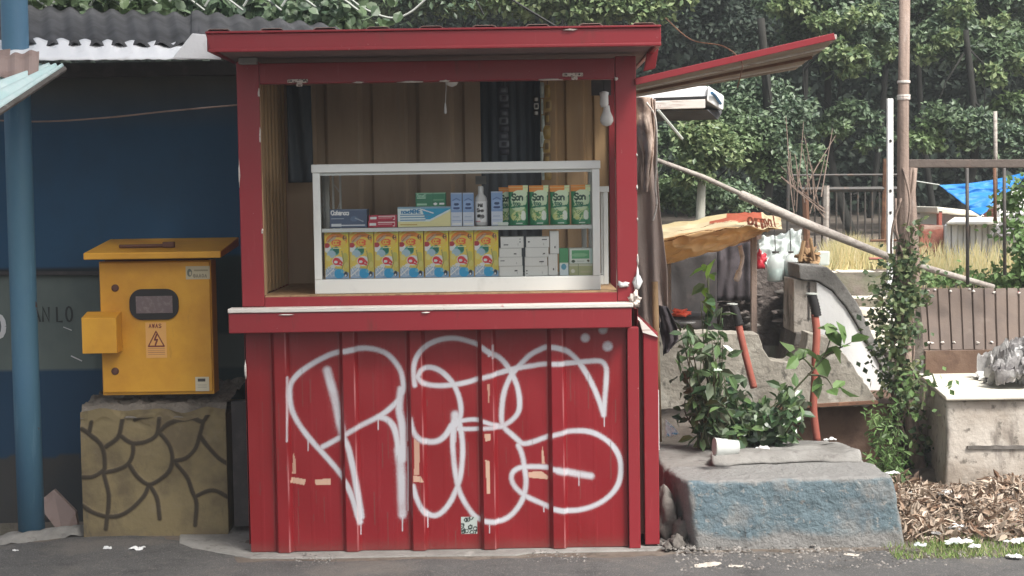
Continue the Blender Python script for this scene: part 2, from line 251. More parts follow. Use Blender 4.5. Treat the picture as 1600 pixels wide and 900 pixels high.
def origin_of(vs):
    a = np.array(vs); return Vector(((a[:, 0].min()+a[:, 0].max())/2, (a[:, 1].min()+a[:, 1].max())/2, a[:, 2].min()))
def wpos(o):
    l = Vector((0, 0, 0))
    while o: l = l+o.location; o = o.parent
    return l
def build(name, mb, m, parent=None, smooth=False, bev=0.0, solid=0.0, attrs=None, sub=0, seg=2):
    me = bpy.data.meshes.new(name)
    org = wpos(parent) if parent else origin_of(mb.v)
    V = np.array(mb.v, dtype=np.float64)-np.array(org)
    me.from_pydata(V.tolist(), [], mb.f); me.update()
    if len(mb.f) < 30000 and name not in ('foliage', 'crown'):
        b_ = bmesh.new(); b_.from_mesh(me); bmesh.ops.recalc_face_normals(b_, faces=b_.faces[:]); b_.to_mesh(me); b_.free()
    if attrs:
        for k, arr in attrs.items():
            arr = np.asarray(arr, dtype=np.float32)
            if m == 'print': arr = np.clip(arr*1.22, 0, .86)
            if arr.ndim == 1:
                a = me.attributes.new(k, 'FLOAT', 'POINT'); a.data.foreach_set('value', arr)
            else:
                a = me.attributes.new(k, 'FLOAT_COLOR', 'POINT')
                if arr.shape[1] == 3: arr = np.concatenate([arr, np.ones((len(arr), 1), np.float32)], 1)
                a.data.foreach_set('color', arr.ravel())
    if smooth:
        me.polygons.foreach_set('use_smooth', [True]*len(me.polygons))
    me.materials.append(M[m] if isinstance(m, str) else m)
    o = bpy.data.objects.new(name, me); C.objects.link(o)
    if parent: o.parent = parent
    else: o.location = org
    if solid: q = o.modifiers.new('thick', 'SOLIDIFY'); q.thickness = solid
    if bev: q = o.modifiers.new('bevel', 'BEVEL'); q.width = bev; q.segments = seg; q.limit_method = 'ANGLE'; q.angle_limit = math.radians(35)
    if sub: q = o.modifiers.new('subd', 'SUBSURF'); q.levels = sub; q.render_levels = sub
    return o
def tag(o, label, cat, group=None, kind=None):
    if label: o['label'] = label
    if cat: o['category'] = cat
    if group: o['group'] = group
    if kind: o['kind'] = kind
    return o
def thing(name, loc, label, cat, group=None):
    o = bpy.data.objects.new(name, None); C.objects.link(o); o.location = loc; o.empty_display_size = 0.1
    return tag(o, label, cat, group)
def struct(o, kind='structure'): o['kind'] = kind; return o
def pxprism(pts, Y, dy): return MB().prism([P(a, b, Y) for a, b in pts], dy)
def quad_path(pts, n=12):   # smooth (Catmull-Rom) polyline
    pts = [Vector(p) for p in pts]; out = []
    for i in range(len(pts)-1):
        p0 = pts[max(i-1, 0)]; p1 = pts[i]; p2 = pts[i+1]; p3 = pts[min(i+2, len(pts)-1)]
        for k in range(n):
            t = k/n; out.append(0.5*((2*p1)+(p2-p0)*t+(2*p0-5*p1+4*p2-p3)*t*t+(3*p1-p0-3*p2+p3)*t**3))
    out.append(pts[-1]); return out
def blob(c, s, seed=0, rough=0.35, sub=3, freq=2.0):
    bm = bmesh.new(); bmesh.ops.create_icosphere(bm, subdivisions=sub, radius=1)
    mb = MB(); vs = []
    for v in bm.verts:
        q = v.co.copy(); d = noise.noise(q*freq+Vector((seed*3.7, seed, 0))); e = abs(noise.noise(q*freq*2.3+Vector((seed, 5, 1))))
        q = q*(1+rough*d*1.6-rough*e*0.9); vs.append((c[0]+q.x*s[0], c[1]+q.y*s[1], max(c[2]+q.z*s[2], c[2]-s[2]*0.8)))
    mb.add(vs, [tuple(x.index for x in f.verts) for f in bm.faces]); bm.free(); return mb

# raster canvas for printed / painted surfaces (colour attribute)
class Canvas:
    def __init__(s, w, h, nx, ny, base=(1, 1, 1)):
        s.w, s.h, s.nx, s.ny = w, h, nx, ny
        s.x, s.y = np.meshgrid(np.linspace(0, w, nx+1), np.linspace(0, h, ny+1))
        s.c = np.ones((ny+1, nx+1, 3))*np.array(base)
    def put(s, m, c): s.c[m] = c; return s
    def rect(s, x0, y0, x1, y1, c): return s.put((s.x >= x0) & (s.x <= x1) & (s.y >= y0) & (s.y <= y1), c)
    def ell(s, x, y, a, b, c, ang=0):
        dx = s.x-x; dy = s.y-y; ca, sa = math.cos(ang), math.sin(ang)
        return s.put(((dx*ca+dy*sa)/a)**2+((-dx*sa+dy*ca)/b)**2 <= 1, c)
    def line(s, pts, r, c):
        return s.put(dist(s.x, s.y, pts) <= r, c)
    def text(s, t, x, y, hgt, c, r=None, adv=0.72):
        for ch in t:
            for st in GL.get(ch, ()):
                s.line([(x+px*hgt*0.6, y+py*hgt) for px, py in st], r or hgt*0.09, c)
            x += hgt*adv*(0.5 if ch in ' il!I' else 1.0)
        return s
def dist(X, Y, pts):
    D = np.full(X.shape, 1e9)
    for (x0, y0), (x1, y1) in zip(pts[:-1], pts[1:]):
        dx, dy = x1-x0, y1-y0; l = dx*dx+dy*dy+1e-12
        t = np.clip(((X-x0)*dx+(Y-y0)*dy)/l, 0, 1)
        D = np.minimum(D, np.hypot(X-x0-t*dx, Y-y0-t*dy))
    return D
_o = [(0.5+0.5*math.cos(a*math.pi/6), 0.3+0.3*math.sin(a*math.pi/6)) for a in range(13)]
_O = [(0.5+0.5*math.cos(a*math.pi/6), 0.5+0.5*math.sin(a*math.pi/6)) for a in range(13)]
GL = {
 'A': [[(0, 0), (.5, 1), (1, 0)], [(.2, .38), (.8, .38)]], 'N': [[(0, 0), (0, 1), (1, 0), (1, 1)]], 'L': [[(0, 1), (0, 0), (.9, 0)]], 'O': [_O],
 'W': [[(0, 1), (.25, 0), (.5, .8), (.75, 0), (1, 1)]], 'S': [[(1, .85), (.7, 1), (.2, 1), (0, .75), (.2, .55), (.8, .45), (1, .25), (.8, 0), (.2, 0), (0, .15)]],
 'G': [[(1, .8), (.6, 1), (.2, .9), (0, .5), (.2, .1), (.6, 0), (1, .2), (1, .5), (.6, .5)]], 'E': [[(1, 1), (0, 1), (0, 0), (1, 0)], [(0, .5), (.8, .5)]], 'R': [[(0, 0), (0, 1), (.8, 1), (1, .8), (.8, .55), (0, .5)], [(.5, .5), (1, 0)]],
 'M': [[(0, 0), (0, 1), (.5, .4), (1, 1), (1, 0)]], 'C': [[(1, .85), (.6, 1), (.15, .85), (0, .5), (.15, .15), (.6, 0), (1, .15)]],
 'o': [_o], 'r': [[(0, 0), (0, .6)], [(0, .35), (.35, .6), (.8, .6)]], 'm': [[(0, 0), (0, .6)], [(0, .45), (.25, .6), (.5, .45), (.5, 0)], [(.5, .45), (.75, .6), (1, .45), (1, 0)]],
 'a': [_o, [(1, .6), (1, 0)]], 'l': [[(.2, 0), (.2, 1)]], 'x': [[(0, 0), (1, .6)], [(0, .6), (1, 0)]], 'e': [[(0, .3), (1, .3), (.9, .55), (.5, .62), (.1, .5), (0, .3), (.1, .08), (.5, 0), (.95, .08)]],
 's': [[(.95, .5), (.5, .62), (.05, .5), (.2, .33), (.8, .27), (.95, .1), (.5, 0), (.05, .1)]], 't': [[(.4, .9), (.4, .1), (.8, 0)], [(.05, .6), (.85, .6)]], 'i': [[(.2, 0), (.2, .6)]], 'n': [[(0, 0), (0, .6)], [(0, .4), (.4, .62), (.9, .45), (.9, 0)]],
 '!': [[(.2, 1), (.2, .35)], [(.2, .05), (.2, 0)]], '0': [_O],
}

# ------------------------------------------------------------------ foliage
NR = np.random.default_rng(11)
def unit(a): return a/np.maximum(np.linalg.norm(a, axis=1, keepdims=True), 1e-9)
def leafmesh(mb, pos, size, up=0.5, out=None, ratio=0.55, shape=0, size_var=0.5, droop=0.0):
    """one leaf per row of pos; shape 0 = 4-vert diamond, 1 = folded 8-vert oval"""
    n = len(pos)
    if n == 0: return
    nr = unit(NR.normal(size=(n, 3))+np.array([0, -0.25, up*2.0])+(0 if out is None else out*1.0))
    t = unit(np.cross(nr, NR.normal(size=(n, 3)))); t[:, 2] -= droop; t = unit(t); b = unit(np.cross(nr, t)); nr = np.cross(t, b)
    s = (size*(1-size_var/2+size_var*NR.random(n)))[:, None]
    pos = np.asarray(pos); k0 = len(mb.v)
    if shape == 0:
        V = np.stack([pos, pos+t*s*0.45+b*s*ratio*0.5+nr*s*0.06, pos+t*s, pos+t*s*0.5-b*s*ratio*0.5+nr*s*0.06], 1).reshape(-1, 3)
        mb.v += V.tolist(); mb.f += [(k0+4*i, k0+4*i+1, k0+4*i+2, k0+4*i+3) for i in range(n)]
    else:
        h = ratio*0.5
        V = np.stack([pos, pos+t*s*.33-nr*s*.02, pos+t*s*.70-nr*s*.05, pos+t*s-nr*s*.13,
                      pos+t*s*.25+b*s*h*.85+nr*s*.07, pos+t*s*.62+b*s*h+nr*s*.05, pos+t*s*.25-b*s*h*.85+nr*s*.07, pos+t*s*.62-b*s*h+nr*s*.05], 1).reshape(-1, 3)
        mb.v += V.tolist()
        for i in range(n):
            k = k0+8*i; mb.f += [(k, k+4, k+1), (k+1, k+4, k+5, k+2), (k+2, k+5, k+3), (k, k+1, k+6), (k+1, k+2, k+7, k+6), (k+2, k+3, k+7)]
def clump(mb, c, r, n, size, sub=None, shape=0, up=0.5, spread=0.16, low=0.2, **kw):
    "uneven ellipsoid of leaf tufts: more tufts towards its upper, outer side"
    c = np.array(c); r = np.array(r)
    sub = sub or max(6, n//40)
    d = unit(NR.normal(size=(sub, 3))); d[:, 2] = np.where(d[:, 2] < -low, -d[:, 2], d[:, 2])
    rad = 0.55+0.5*NR.random((sub, 1))**0.6
    tc = c+d*rad*r
    idx = NR.integers(0, sub, n)
    sp = spread*r.mean()*1.3
    off = NR.normal(size=(n, 3))*sp*np.array([1, 1, 0.7])*(0.5+NR.random((sub, 1))[idx])
    pos = tc[idx]+off
    leafmesh(mb, pos, size, up=up, out=unit(off+d[idx]*0.3)*0.7, shape=shape, **kw)
    return tc

# ================================================================== SETTING: ground, road, hillside
def sst(a, b, x):
    t = min(1, max(0, (x-a)/(b-a))); return t*t*(3-2*t)
def kerb_y(x): return 6.27+(x+2.13)*0.53 if x < -1.75 else 6.47-(x+1.75)*0.15
def gh(x, y):
    h = 0.0
    h += 0.92*(sst(8.25, 8.9, y)*sst(1.50, 1.62, x) + sst(9.2, 9.8, y)*sst(0.3, 0.9, x)*(1-sst(1.50, 1.62, x)))
    if x < -1.80: h -= 0.16*sst(kerb_y(x)+0.10, kerb_y(x)+0.16, y)*sst(-1.80, -1.84, x)*(1-sst(6.95, 7.0, y))
    h += 0.10*sst(1.42, 1.65, x)*sst(5.98, 6.35, y)*(1-sst(7.4, 7.8, y))*(0.6+0.8*noise.noise(Vector((x*3, y*3, 0))))
    h += 0.008*noise.noise(Vector((x*7, y*7, 3)))*sst(5.9, 6.2, y)
    if y > 12: h += 0.05*(y-12)*0.5
    return h
xs = sorted(set([-60, -40, -25, -15, -10, -7, -5, -4]+[round(-3.2+0.06*i, 3) for i in range(118)]+[4.3, 5, 6, 8, 11, 15, 25, 40, 60]))
ys = sorted(set([-40, -20, -8, 0, 3, 4.5]+[round(5.2+0.05*i, 3) for i in range(78)]+[9.3, 9.8, 10.5, 11.5, 13, 15, 18, 22, 28, 36, 60, 120]))
mb = MB(); mb.v = [(x, y, gh(x, y)) for y in ys for x in xs]; nX = len(xs)
mb.f = [(j*nX+i, j*nX+i+1, (j+1)*nX+i+1, (j+1)*nX+i) for j in range(len(ys)-1) for i in range(nX-1)]
struct(build('ground', mb, 'earth', smooth=True))
# asphalt road with an irregular broken edge
mb = MB(); xr = [-60, -30, -10, -5]+[-3+0.04*i for i in range(151)]+[4, 8, 30, 60]
def road_edge(x):
    n_ = 0.03*noise.noise(Vector((x*4, 0, 0)))+0.02*noise.noise(Vector((x*15, 2, 0)))
    if x < -1.45: e = kerb_y(x)-0.02
    elif x < -1.1: e = 6.33-(x+1.45)*0.9
    elif x < 0.6: e = 5.90
    elif x < 1.45: e = 5.93
    else: e = 5.80
    return e+n_*(0.3 if x < -1.5 else 1)
ry = [-40, -10, 0, 3, 4.6, 5.2, 5.5]
for j in range(12):
    for x in xr:
        e = road_edge(x); y = ry[j] if j < 7 else 5.5+(e-5.5)*(j-6)/5
        mb.v.append((x, y, 0.012+0.004*noise.noise(Vector((x*9, y*9, 0)))+ (0.0 if j < 11 else -0.014)))
nX = len(xr); mb.f = [(j*nX+i, j*nX+i+1, (j+1)*nX+i+1, (j+1)*nX+i) for j in range(11) for i in range(nX-1)]
struct(build('road', mb, 'asphalt', smooth=True))
# pale worn concrete pad showing round the kiosk
mb = MB(); pts = [(-1.42, 6.42), (-1.38, 6.22), (-1.30, 6.10), (-1.16, 6.02), (-1.04, 5.945), (-0.8, 5.925), (-0.4, 5.935), (0.0, 5.925), (0.05, 5.96), (0.55, 5.97), (0.62, 6.1), (0.6, 7.2), (-1.5, 7.2), (-1.55, 6.6)]
mb.prism([(x, y, 0) for x, y in pts], 0)
mb = MB(); n_ = len(pts); mb.add([(x, y, -0.015) for x, y in pts]+[(x, y, 0.005) for x, y in pts], [tuple(range(n_, 2*n_))]+[(i, (i+1) % n_, (i+1) % n_+n_, i+n_) for i in range(n_)])
struct(build('concrete_pad', mb, 'conc', bev=0.006))
# broken kerb at the left
mb = MB(); a = [Vector((-3.2, kerb_y(-3.2), 0)), Vector((-1.72, kerb_y(-1.76), 0))]
def kd(u, v):
    return Vector((0, 0.016*noise.noise(Vector((u*22, v*3, 1))), 0.022*noise.noise(Vector((u*26, v*3, 9)))+0.045*math.sin(math.pi*min(1, max(0, v)))**0.5))
mb.sheet(a[0]+Vector((0, -0.02, 0.0)), a[1]+Vector((0, -0.02, 0.0)), a[0]+Vector((0, 0.13, -0.03)), a[1]+Vector((0, 0.13, -0.03)), 90, 8, kd)
struct(build('kerb', mb, 'conc', smooth=True))
# dark wooded hillside that closes the view
mb = MB(); mb.sheet((-45, 27, -0.5), (45, 27, -0.5), (-45, 40, 16), (45, 40, 16), 60, 16, lambda u, v: 1.2*noise.noise(Vector((u*14, v*5, 0))))
struct(build('hillside', mb, 'hill', smooth=True))

# ================================================================== KIOSK
XL, XR, YF, YB = -1.058, 0.494, 6.0, 6.97
kiosk = thing('red_kiosk', (-0.28, 6.45, 0.005), 'red sheet-metal street kiosk sprayed with a white graffiti tag, its side hatch propped open', 'kiosk')
k = kiosk
# --- front panel with ribs and sprayed tag (paint is an attribute of the panel surface)
p_bl = P(384, 868, YF); px0, px1 = XL+0.006, 0.446; pz0, pz1 = 0.008, 0.885
NXp, NZp = 560, 320
gx = np.linspace(px0, px1, NXp+1); gz = np.linspace(pz0, pz1, NZp+1); GX, GZ = np.meshgrid(gx, gz)
ribs = [P(q, 700, YF).x for q in (440, 547, 652, 763, 872)]
def ribdepth(X):
    D = np.zeros_like(X)
    for r in ribs:
        D = np.maximum(D, np.clip((0.036-np.abs(X-r))/0.014, 0, 1))
    for r in np.arange(px0+0.05, px1, 0.066): D = np.maximum(D, 0.015*np.clip((0.008-np.abs(X-r))/0.004, 0, 1))
    return D
RD = ribdepth(GX); GY = YF-0.002-0.024*RD+0.03+0.0022*np.sin(GX*9+3*np.sin(GZ*5))*np.sin(GZ*7+2*np.sin(GX*6))+0.0008*np.sin(GX*31+GZ*17)
# tag strokes in photo pixels
S = [
 (4.6, [(562,818),(548,772),(533,745),(505,712),(480,684),(460,655),(452,630),(452,604),(462,588),(478,575),(500,562),(520,553),(540,549),(565,545),(585,547),(602,553),(615,565),(625,580),(629,596),(629,612),(620,628),(606,642),(590,653),(566,665),(545,676),(525,688),(503,700)]),
 (7.5, [(510,580),(516,602),(524,632),(530,660),(535,680)]), (5.0, [(535,680),(544,700),(552,735),(558,770),(564,810)]),
 (5.2, [(590,653),(602,656),(612,665),(618,680),(622,705)]), (7.8, [(622,705),(626,740),(627,775),(628,806)]), (6.5, [(626,610),(623,640),(628,670),(628,720)]),
 (4.4, [(648,602),(646,578),(650,560),(660,546),(675,536),(695,530),(715,530),(735,535),(748,540),(762,550),(776,557),(787,566),(796,579),(803,592),(809,608),(812,628),(810,645),(800,658),(784,668)]),
 (4.4, [(652,590),(658,579),(668,575),(680,577),(692,584),(703,595),(711,607),(717,622),(720,640),(718,655),(712,665)]),
 (4.4, [(652,588),(657,596),(667,602),(685,604),(703,603),(718,601),(735,597),(750,592),(770,587),(790,581),(810,576),(830,573),(850,570),(880,569),(905,567),(930,565),(942,567),(948,577),(948,595),(946,622),(944,650)]),
 (4.5, [(944,650),(936,625),(925,600),(912,577),(899,560),(885,549),(870,544),(855,543),(842,548),(828,556),(815,569),(803,582),(794,597),(787,617),(784,640),(784,660),(789,671),(799,680),(810,690),(818,695),(833,692),(852,685),(872,679),(895,675),(920,676),(940,684),(957,697),(968,715),(971,735),(968,755),(958,772),(940,787),(915,797),(890,800),(865,796),(845,788),(825,779),(812,770),(803,760),(799,748),(803,738),(815,732),(835,731),(855,732),(872,736)]),
 (6.0, [(872,736),(890,740),(905,743),(924,746)]),
 (5.0, [(640,655),(645,673),(655,686),(670,692),(685,690),(697,680),(705,666)]), (7.5, [(711,650),(711,665)]),
 (4.6, [(708,660),(707,700),(711,740),(716,765),(723,782),(733,798),(745,811),(765,816),(785,815),(800,806),(812,791),(819,775),(822,755),(820,735),(816,713),(810,698)]),
 (4.6, [(717,660),(722,690),(722,720),(718,750),(711,770),(703,787),(692,801),(680,808),(668,805),(658,794),(650,777),(645,760)]),
 (3.8, [(716,660),(735,657),(750,658),(770,664),(785,668)]), (3.8, [(716,672),(740,672),(760,670),(785,669)]),
]
def xz(p): q = P(p[0], p[1], YF); return (q.x, q.z)
spray = np.zeros_like(GX)
for rad, pts in S:
    pts = [(v.x, v.z) for v in quad_path([Vector((xz(p)[0], 0, xz(p)[1])) for p in pts], 4)]
    D = dist(GX, GZ, pts)*400 if False else dist(GX, GZ, [(a_, b_) for a_, b_ in [(v[0], v[1]) for v in pts]])*400
    spray = np.maximum(spray, np.clip(1.0-(D/rad-0.42)/0.95, 0, 1)*np.clip(1.1-0.12*max(0, rad-6), 0, 1))
    spray = np.maximum(spray, 0.30*np.clip(1-D/(rad*2.6), 0, 1))
for (cx, cy, r_) in ((915, 529, 8), (943, 516, 8), (950, 542, 9)):
    q = xz((cx, cy)); D = np.hypot(GX-q[0], GZ-q[1])*400; spray = np.maximum(spray, np.clip(1-(D/r_-0.6)/0.6, 0, 1)*0.85)
# drips / rubbed vertical marks on rib edges, left flanks of ribs missed by the spray
for (cx, y0, y1, wv) in ((637, 555, 690, 1.4), (448, 590, 690, 1.5), (637, 700, 800, 1.0), (770, 540, 560, 1.6), (764, 548, 556, 2)):
    D = dist(GX, GZ, [xz((cx, y0)), xz((cx, y1))])*400; spray = np.maximum(spray, 0.8*np.clip(1.6-D/wv, 0, 1))
spray *= 0.86+0.14*np.sin(GX*23+2*np.sin(GZ*19))*np.sin(GZ*29)
for (cx, y0, L_) in ((563, 815, 22), (628, 806, 26), (945, 650, 18), (712, 668, 24), (480, 686, 20), (905, 745, 16), (668, 806, 20), (765, 817, 16), (850, 788, 14), (590, 655, 18)):
    D = dist(GX, GZ, [xz((cx, y0)), xz((cx, y0+L_))])*400; spray = np.maximum(spray, 0.75*np.clip(1.5-D/.9, 0, 1))
for r in ribs: spray *= 1-0.93*((GX > r-0.037) & (GX < r-0.021))
edge = np.zeros_like(GX)
for r in ribs: edge = np.maximum(edge, np.clip(1-np.abs(GX-(r+0.023))/0.0035, 0, 1)*(0.5+0.5*np.sin(GZ*23+r*40))*0.55)  # broken paler line along the right edge of each rib
bare = np.zeros_like(GX)
def brect(pts, f=1.0):
    q = [xz(p) for p in pts]; q.append(q[0]); inside = np.ones(GX.shape, bool)
    for (x0, y0), (x1, y1) in zip(q[:-1], q[1:]): inside &= ((x1-x0)*(GZ-y0)-(y1-y0)*(GX-x0)) <= 0
    bare[inside] = f
brect([(454,747),(477,751),(474,760),(453,756)]); brect([(491,751),(515,750),(516,759),(492,760)]); brect([(457,707),(461,722),(461,742),(455,742)], .8)
brect([(647,680),(656,680),(655,742),(647,742)], .8); brect([(646,744),(657,744),(662,754),(646,753)]); brect([(758,719),(765,721),(766,772),(761,772)]); brect([(757,678),(767,678),(766,689),(758,690)])
brect([(823,740),(846,738),(857,746),(856,751),(823,748)]); brect([(847,693),(850,712),(852,728),(847,728)]); brect([(761,600),(765,600),(765,630),(763,630)], .6)
st = np.zeros_like(GX); ink = np.zeros_like(GX)
q0 = xz((720, 810)); q1 = xz((746, 836)); ins = (GX > q0[0]) & (GX < q1[0]) & (GZ < q0[1]) & (GZ > q1[1]); st[ins] = 1
for i in range(14):
    cx, cz = U(q0[0], q1[0]), U(q1[1], q0[1]); ink[ins & (np.abs(np.hypot(GX-cx, GZ-cz)-0.007) < 0.0022)] = 1
bare *= (spray < 0.3)
dirt_dark = np.clip(0.75-(GZ-pz0)/0.09, 0, 1)*0.5
for _i in range(60):
    cx_, cz_, L_ = U(px0, px1), U(pz0+.05, pz1), U(.02, .16); dirt_dark = np.maximum(dirt_dark, np.clip(1.4-np.abs(GX-cx_)/.0022, 0, 1)*((GZ < cz_) & (GZ > cz_-L_))*U(.2, .55))
for r in ribs: dirt_dark = np.maximum(dirt_dark, np.clip(1-np.abs(GX-(r-0.04))/0.006, 0, 1)*0.35)  # thin darker line at the left foot of each rib
mb = MB(); mb.v = np.stack([GX, GY, GZ], -1).reshape(-1, 3).tolist()
w_ = NXp+1; mb.f = [(j*w_+i, j*w_+i+1, (j+1)*w_+i+1, (j+1)*w_+i) for j in range(NZp) for i in range(NXp)]
o = build('front_panel', mb, 'redp', k, smooth=False, attrs=dict(spray=spray.ravel(), bare=bare.ravel(), sticker=st.ravel(), ink=ink.ravel(), dirt_dark=dirt_dark.ravel(), rib_edge=edge.ravel()))
o['label'] = 'ribbed red front panel with a looping white spray-paint tag'
# --- frame members
build('base_rail', MB().box(XL+0.01, 0.448, YF+0.032, YF+0.06, 0.005, 0.03), 'red', k, bev=0.002)
post = MB().box(XL, XL+0.088, YF+.001, YF+0.06, 0.985, 1.94); build('corner_post', post, 'red', k, bev=0.004)
build('corner_post', MB().box(0.412, XR, YF+.001, YF+0.06, 0.985, 1.94), 'red', k, bev=0.004)
build('corner_post', MB().box(0.449, XR, YF, YF+0.06, 0.005, 0.883), 'red', k, bev=0.003)
build('corner_post', MB().box(XL, XL+0.05, YB-0.05, YB, 0.005, 1.93), 'red', k, bev=0.003)
build('corner_post', MB().box(XR-0.05, XR, YB-0.05, YB, 0.005, 1.93), 'red', k, bev=0.003)
build('top_beam', MB().box(XL+0.0885, 0.4115, YF+0.003, YF+0.057, 1.852, 1.932), 'red', k, bev=0.004)
build('bottom_rail', MB().box(XL+0.0885, 0.4115, YF+0.003, YF+0.05, 0.97, 1.022), 'red', k, bev=0.003)
build('ledge', MB().box(XL-0.042, 0.462, YF-0.07, YF+0.03, 0.888, 0.9665), 'red', k, bev=0.004)
build('ledge_trim', MB().box(XL-0.043, 0.468, YF-0.076, YF+0.0, 0.9675, 0.9845), 'trimwhite', k, bev=0.003)
build('ledge_trim', blob((0.478, 5.97, 0.99), (0.022, 0.03, 0.035), 4, 0.8, 3), 'rustwhite', k, smooth=True)
build('counter_board', MB().box(XL+0.06, XR-0.07, YF+0.055, YB-0.03, 0.995, 1.0205), 'wood', k)
# side skins: outer red corrugated, inner brown
def side_skin(nm, x, m, z0, z1, amp, flip, y0=YF+0.06, y1=YB-0.05):
    f_ = lambda u, v: amp*max(0, min(1, (abs((u*9) % 1-0.5)-0.2)/0.12))
    mb = MB().sheet((x, y0, z0), (x, y1, z0), (x, y0, z1), (x, y1, z1), 90, 2, f_)
    return build(nm, mb, m, k, solid=0.002)
side_skin('side_panel', XL+0.006, 'redp', 0.03, 1.92, -0.012, 0)
side_skin('side_panel', XR-0.008, 'redp', 0.03, 0.95, 0.010, 0)
side_skin('inner_lining', XL+0.035, 'brownwall', 1.02, 1.92, 0.014, 1)
# lower side box bulging out on the right with a folded edge
mb = MB().box(0.514, 0.572, 6.03, 6.9, 0.012, 0.86); build('side_skirt', mb, 'red', k, bev=0.004)
mb = MB().hexa([(0.512, 6.02, 0.86), (0.574, 6.02, 0.84), (0.574, 6.9, 0.84), (0.512, 6.9, 0.86), (0.50, 6.02, 0.905), (0.512, 6.02, 0.905), (0.512, 6.9, 0.905), (0.50, 6.9, 0.905)]); build('side_skirt', mb, 'trimwhite', k)
build('side_skirt', MB().box(0.4965, 0.513, 6.06, 6.9, 0.05, 0.9), 'maroon', k)  # dark filler strip; the shade of the gap is put into its colour
build('side_skirt', MB().box(0.574, 0.581, 6.10, 6.12, 0.38, 0.62), 'plastic', k)
# back wall
rb = lambda u, v: -0.018*max(0, min(1, (abs((u*4.3+.2) % 1-0.5)-0.34)/0.06))
mb = MB().sheet((XL+0.04, YB-0.03, 0.05), (-0.13, YB-0.03, 0.05), (XL+0.04, YB-0.03, 1.92), (-0.13, YB-0.03, 1.92), 140, 2, rb); build('back_wall', mb, 'backwall', k, solid=0.002)
rb2 = lambda u, v: -0.016*max(0, min(1, (abs((u*2.4+0.28) % 1-0.5)-0.3)/0.06))
mb = MB().sheet((0.14, YB-0.03, 0.05), (XR-0.05, YB-0.03, 0.05), (0.14, YB-0.03, 1.92), (XR-0.05, YB-0.03, 1.92), 70, 2, rb2); build('back_wall', mb, 'brownwall', k, solid=0.002)
mb = MB().sheet((-0.13, YB+0.0, 0.05), (0.14, YB+0.0, 0.05), (-0.13, YB+0.0, 1.92), (0.14, YB+0.0, 1.92), 60, 2, lambda u, v: 0.006*math.sin(u*40)); build('back_door', mb, 'darkdoor', k, solid=0.003)
# roof: sheet, soffit, fascias
FX0, FX1, FY = -1.105, 0.558, 5.655
sof = MB().sheet((FX0+0.02, FY+0.03, 1.965), (FX1-0.02, FY+0.03, 1.965), (FX0+0.02, YB+0.1, 1.945), (FX1-0.02, YB+0.1, 1.945), 8, 8)
build('soffit', sof, 'soffit', k, solid=0.006)
wv = lambda u, v: 0.011+0.011*max(-1, min(1, 2.2*math.sin(u*2*math.pi*8.5)))
build('roof_sheet', MB().sheet((FX0-0.005, FY+0.022, 2.010), (FX1-0.012, FY+0.022, 2.010), (FX0-0.005, YB+0.16, 1.985), (FX1-0.012, YB+0.16, 1.985), 220, 4, wv), 'flash', k, solid=0.002)
fz0, fz1 = 1.944, 2.012
build('fascia', MB().prism([(FX0, FY, fz1), (FX0+0.016, FY, fz0+0.004), (FX1, FY, fz0), (FX1, FY, fz1)], 0.02), 'red', k, bev=0.003)
build('fascia', MB().box(FX0+0.012, FX1, FY-0.011, FY-0.0005, fz0, fz0+0.012), 'red', k, bev=0.003)
build('fascia', MB().box(FX0, FX1, FY-0.008, FY+0.024, fz1+0.0005, fz1+0.0085), 'red', k, bev=0.002)
build('fascia', MB().box(FX1-0.0185, FX1, FY+0.0205, YB+0.1, fz0, fz1), 'red', k, bev=0.003)
build('fascia', MB().box(FX0, FX0+0.018, FY+0.0205, YB+0.1, fz0+0.005, fz1), 'red', k, bev=0.003)
build('brace', MB().hexa([P(1005, 112, 6.02), P(1024, 107, 6.02), P(1024, 107, 6.05), P(1005, 112, 6.05), P(1013, 70, 5.99), P(1030, 70, 5.99), P(1030, 70, 6.02), P(1013, 70, 6.02)]), 'red', k, bev=0.003)
# small end blocks and hinges
build('corner_cap', MB().box(P(375, 95, 6).x, P(403, 95, 6).x, 5.96, 6.0, 1.927, 1.952), 'conc', k, bev=0.003)
for hx, hy in ((465, 127), (895, 117)):
    c = P(hx, hy, YF-0.004); h = build('hinge', MB().box(c.x-0.04, c.x+0.04, YF-0.007, YF+0.001, c.z-0.006, c.z+0.008), 'rustwhite', k, bev=0.003)
    for d in (-0.025, 0.025): build('screw', MB().lathe((c.x+d, YF-0.0075, c.z+0.001), [(0.004, 0), (0.003, 0.003)], 8, (0, -1, 0)), 'darksteel', h)
    build('hinge', MB().box(c.x-0.005, c.x+0.018, YF-0.006, YF+0.002, c.z-0.020, c.z-0.0065), 'rustwhite', k, bev=0.002)
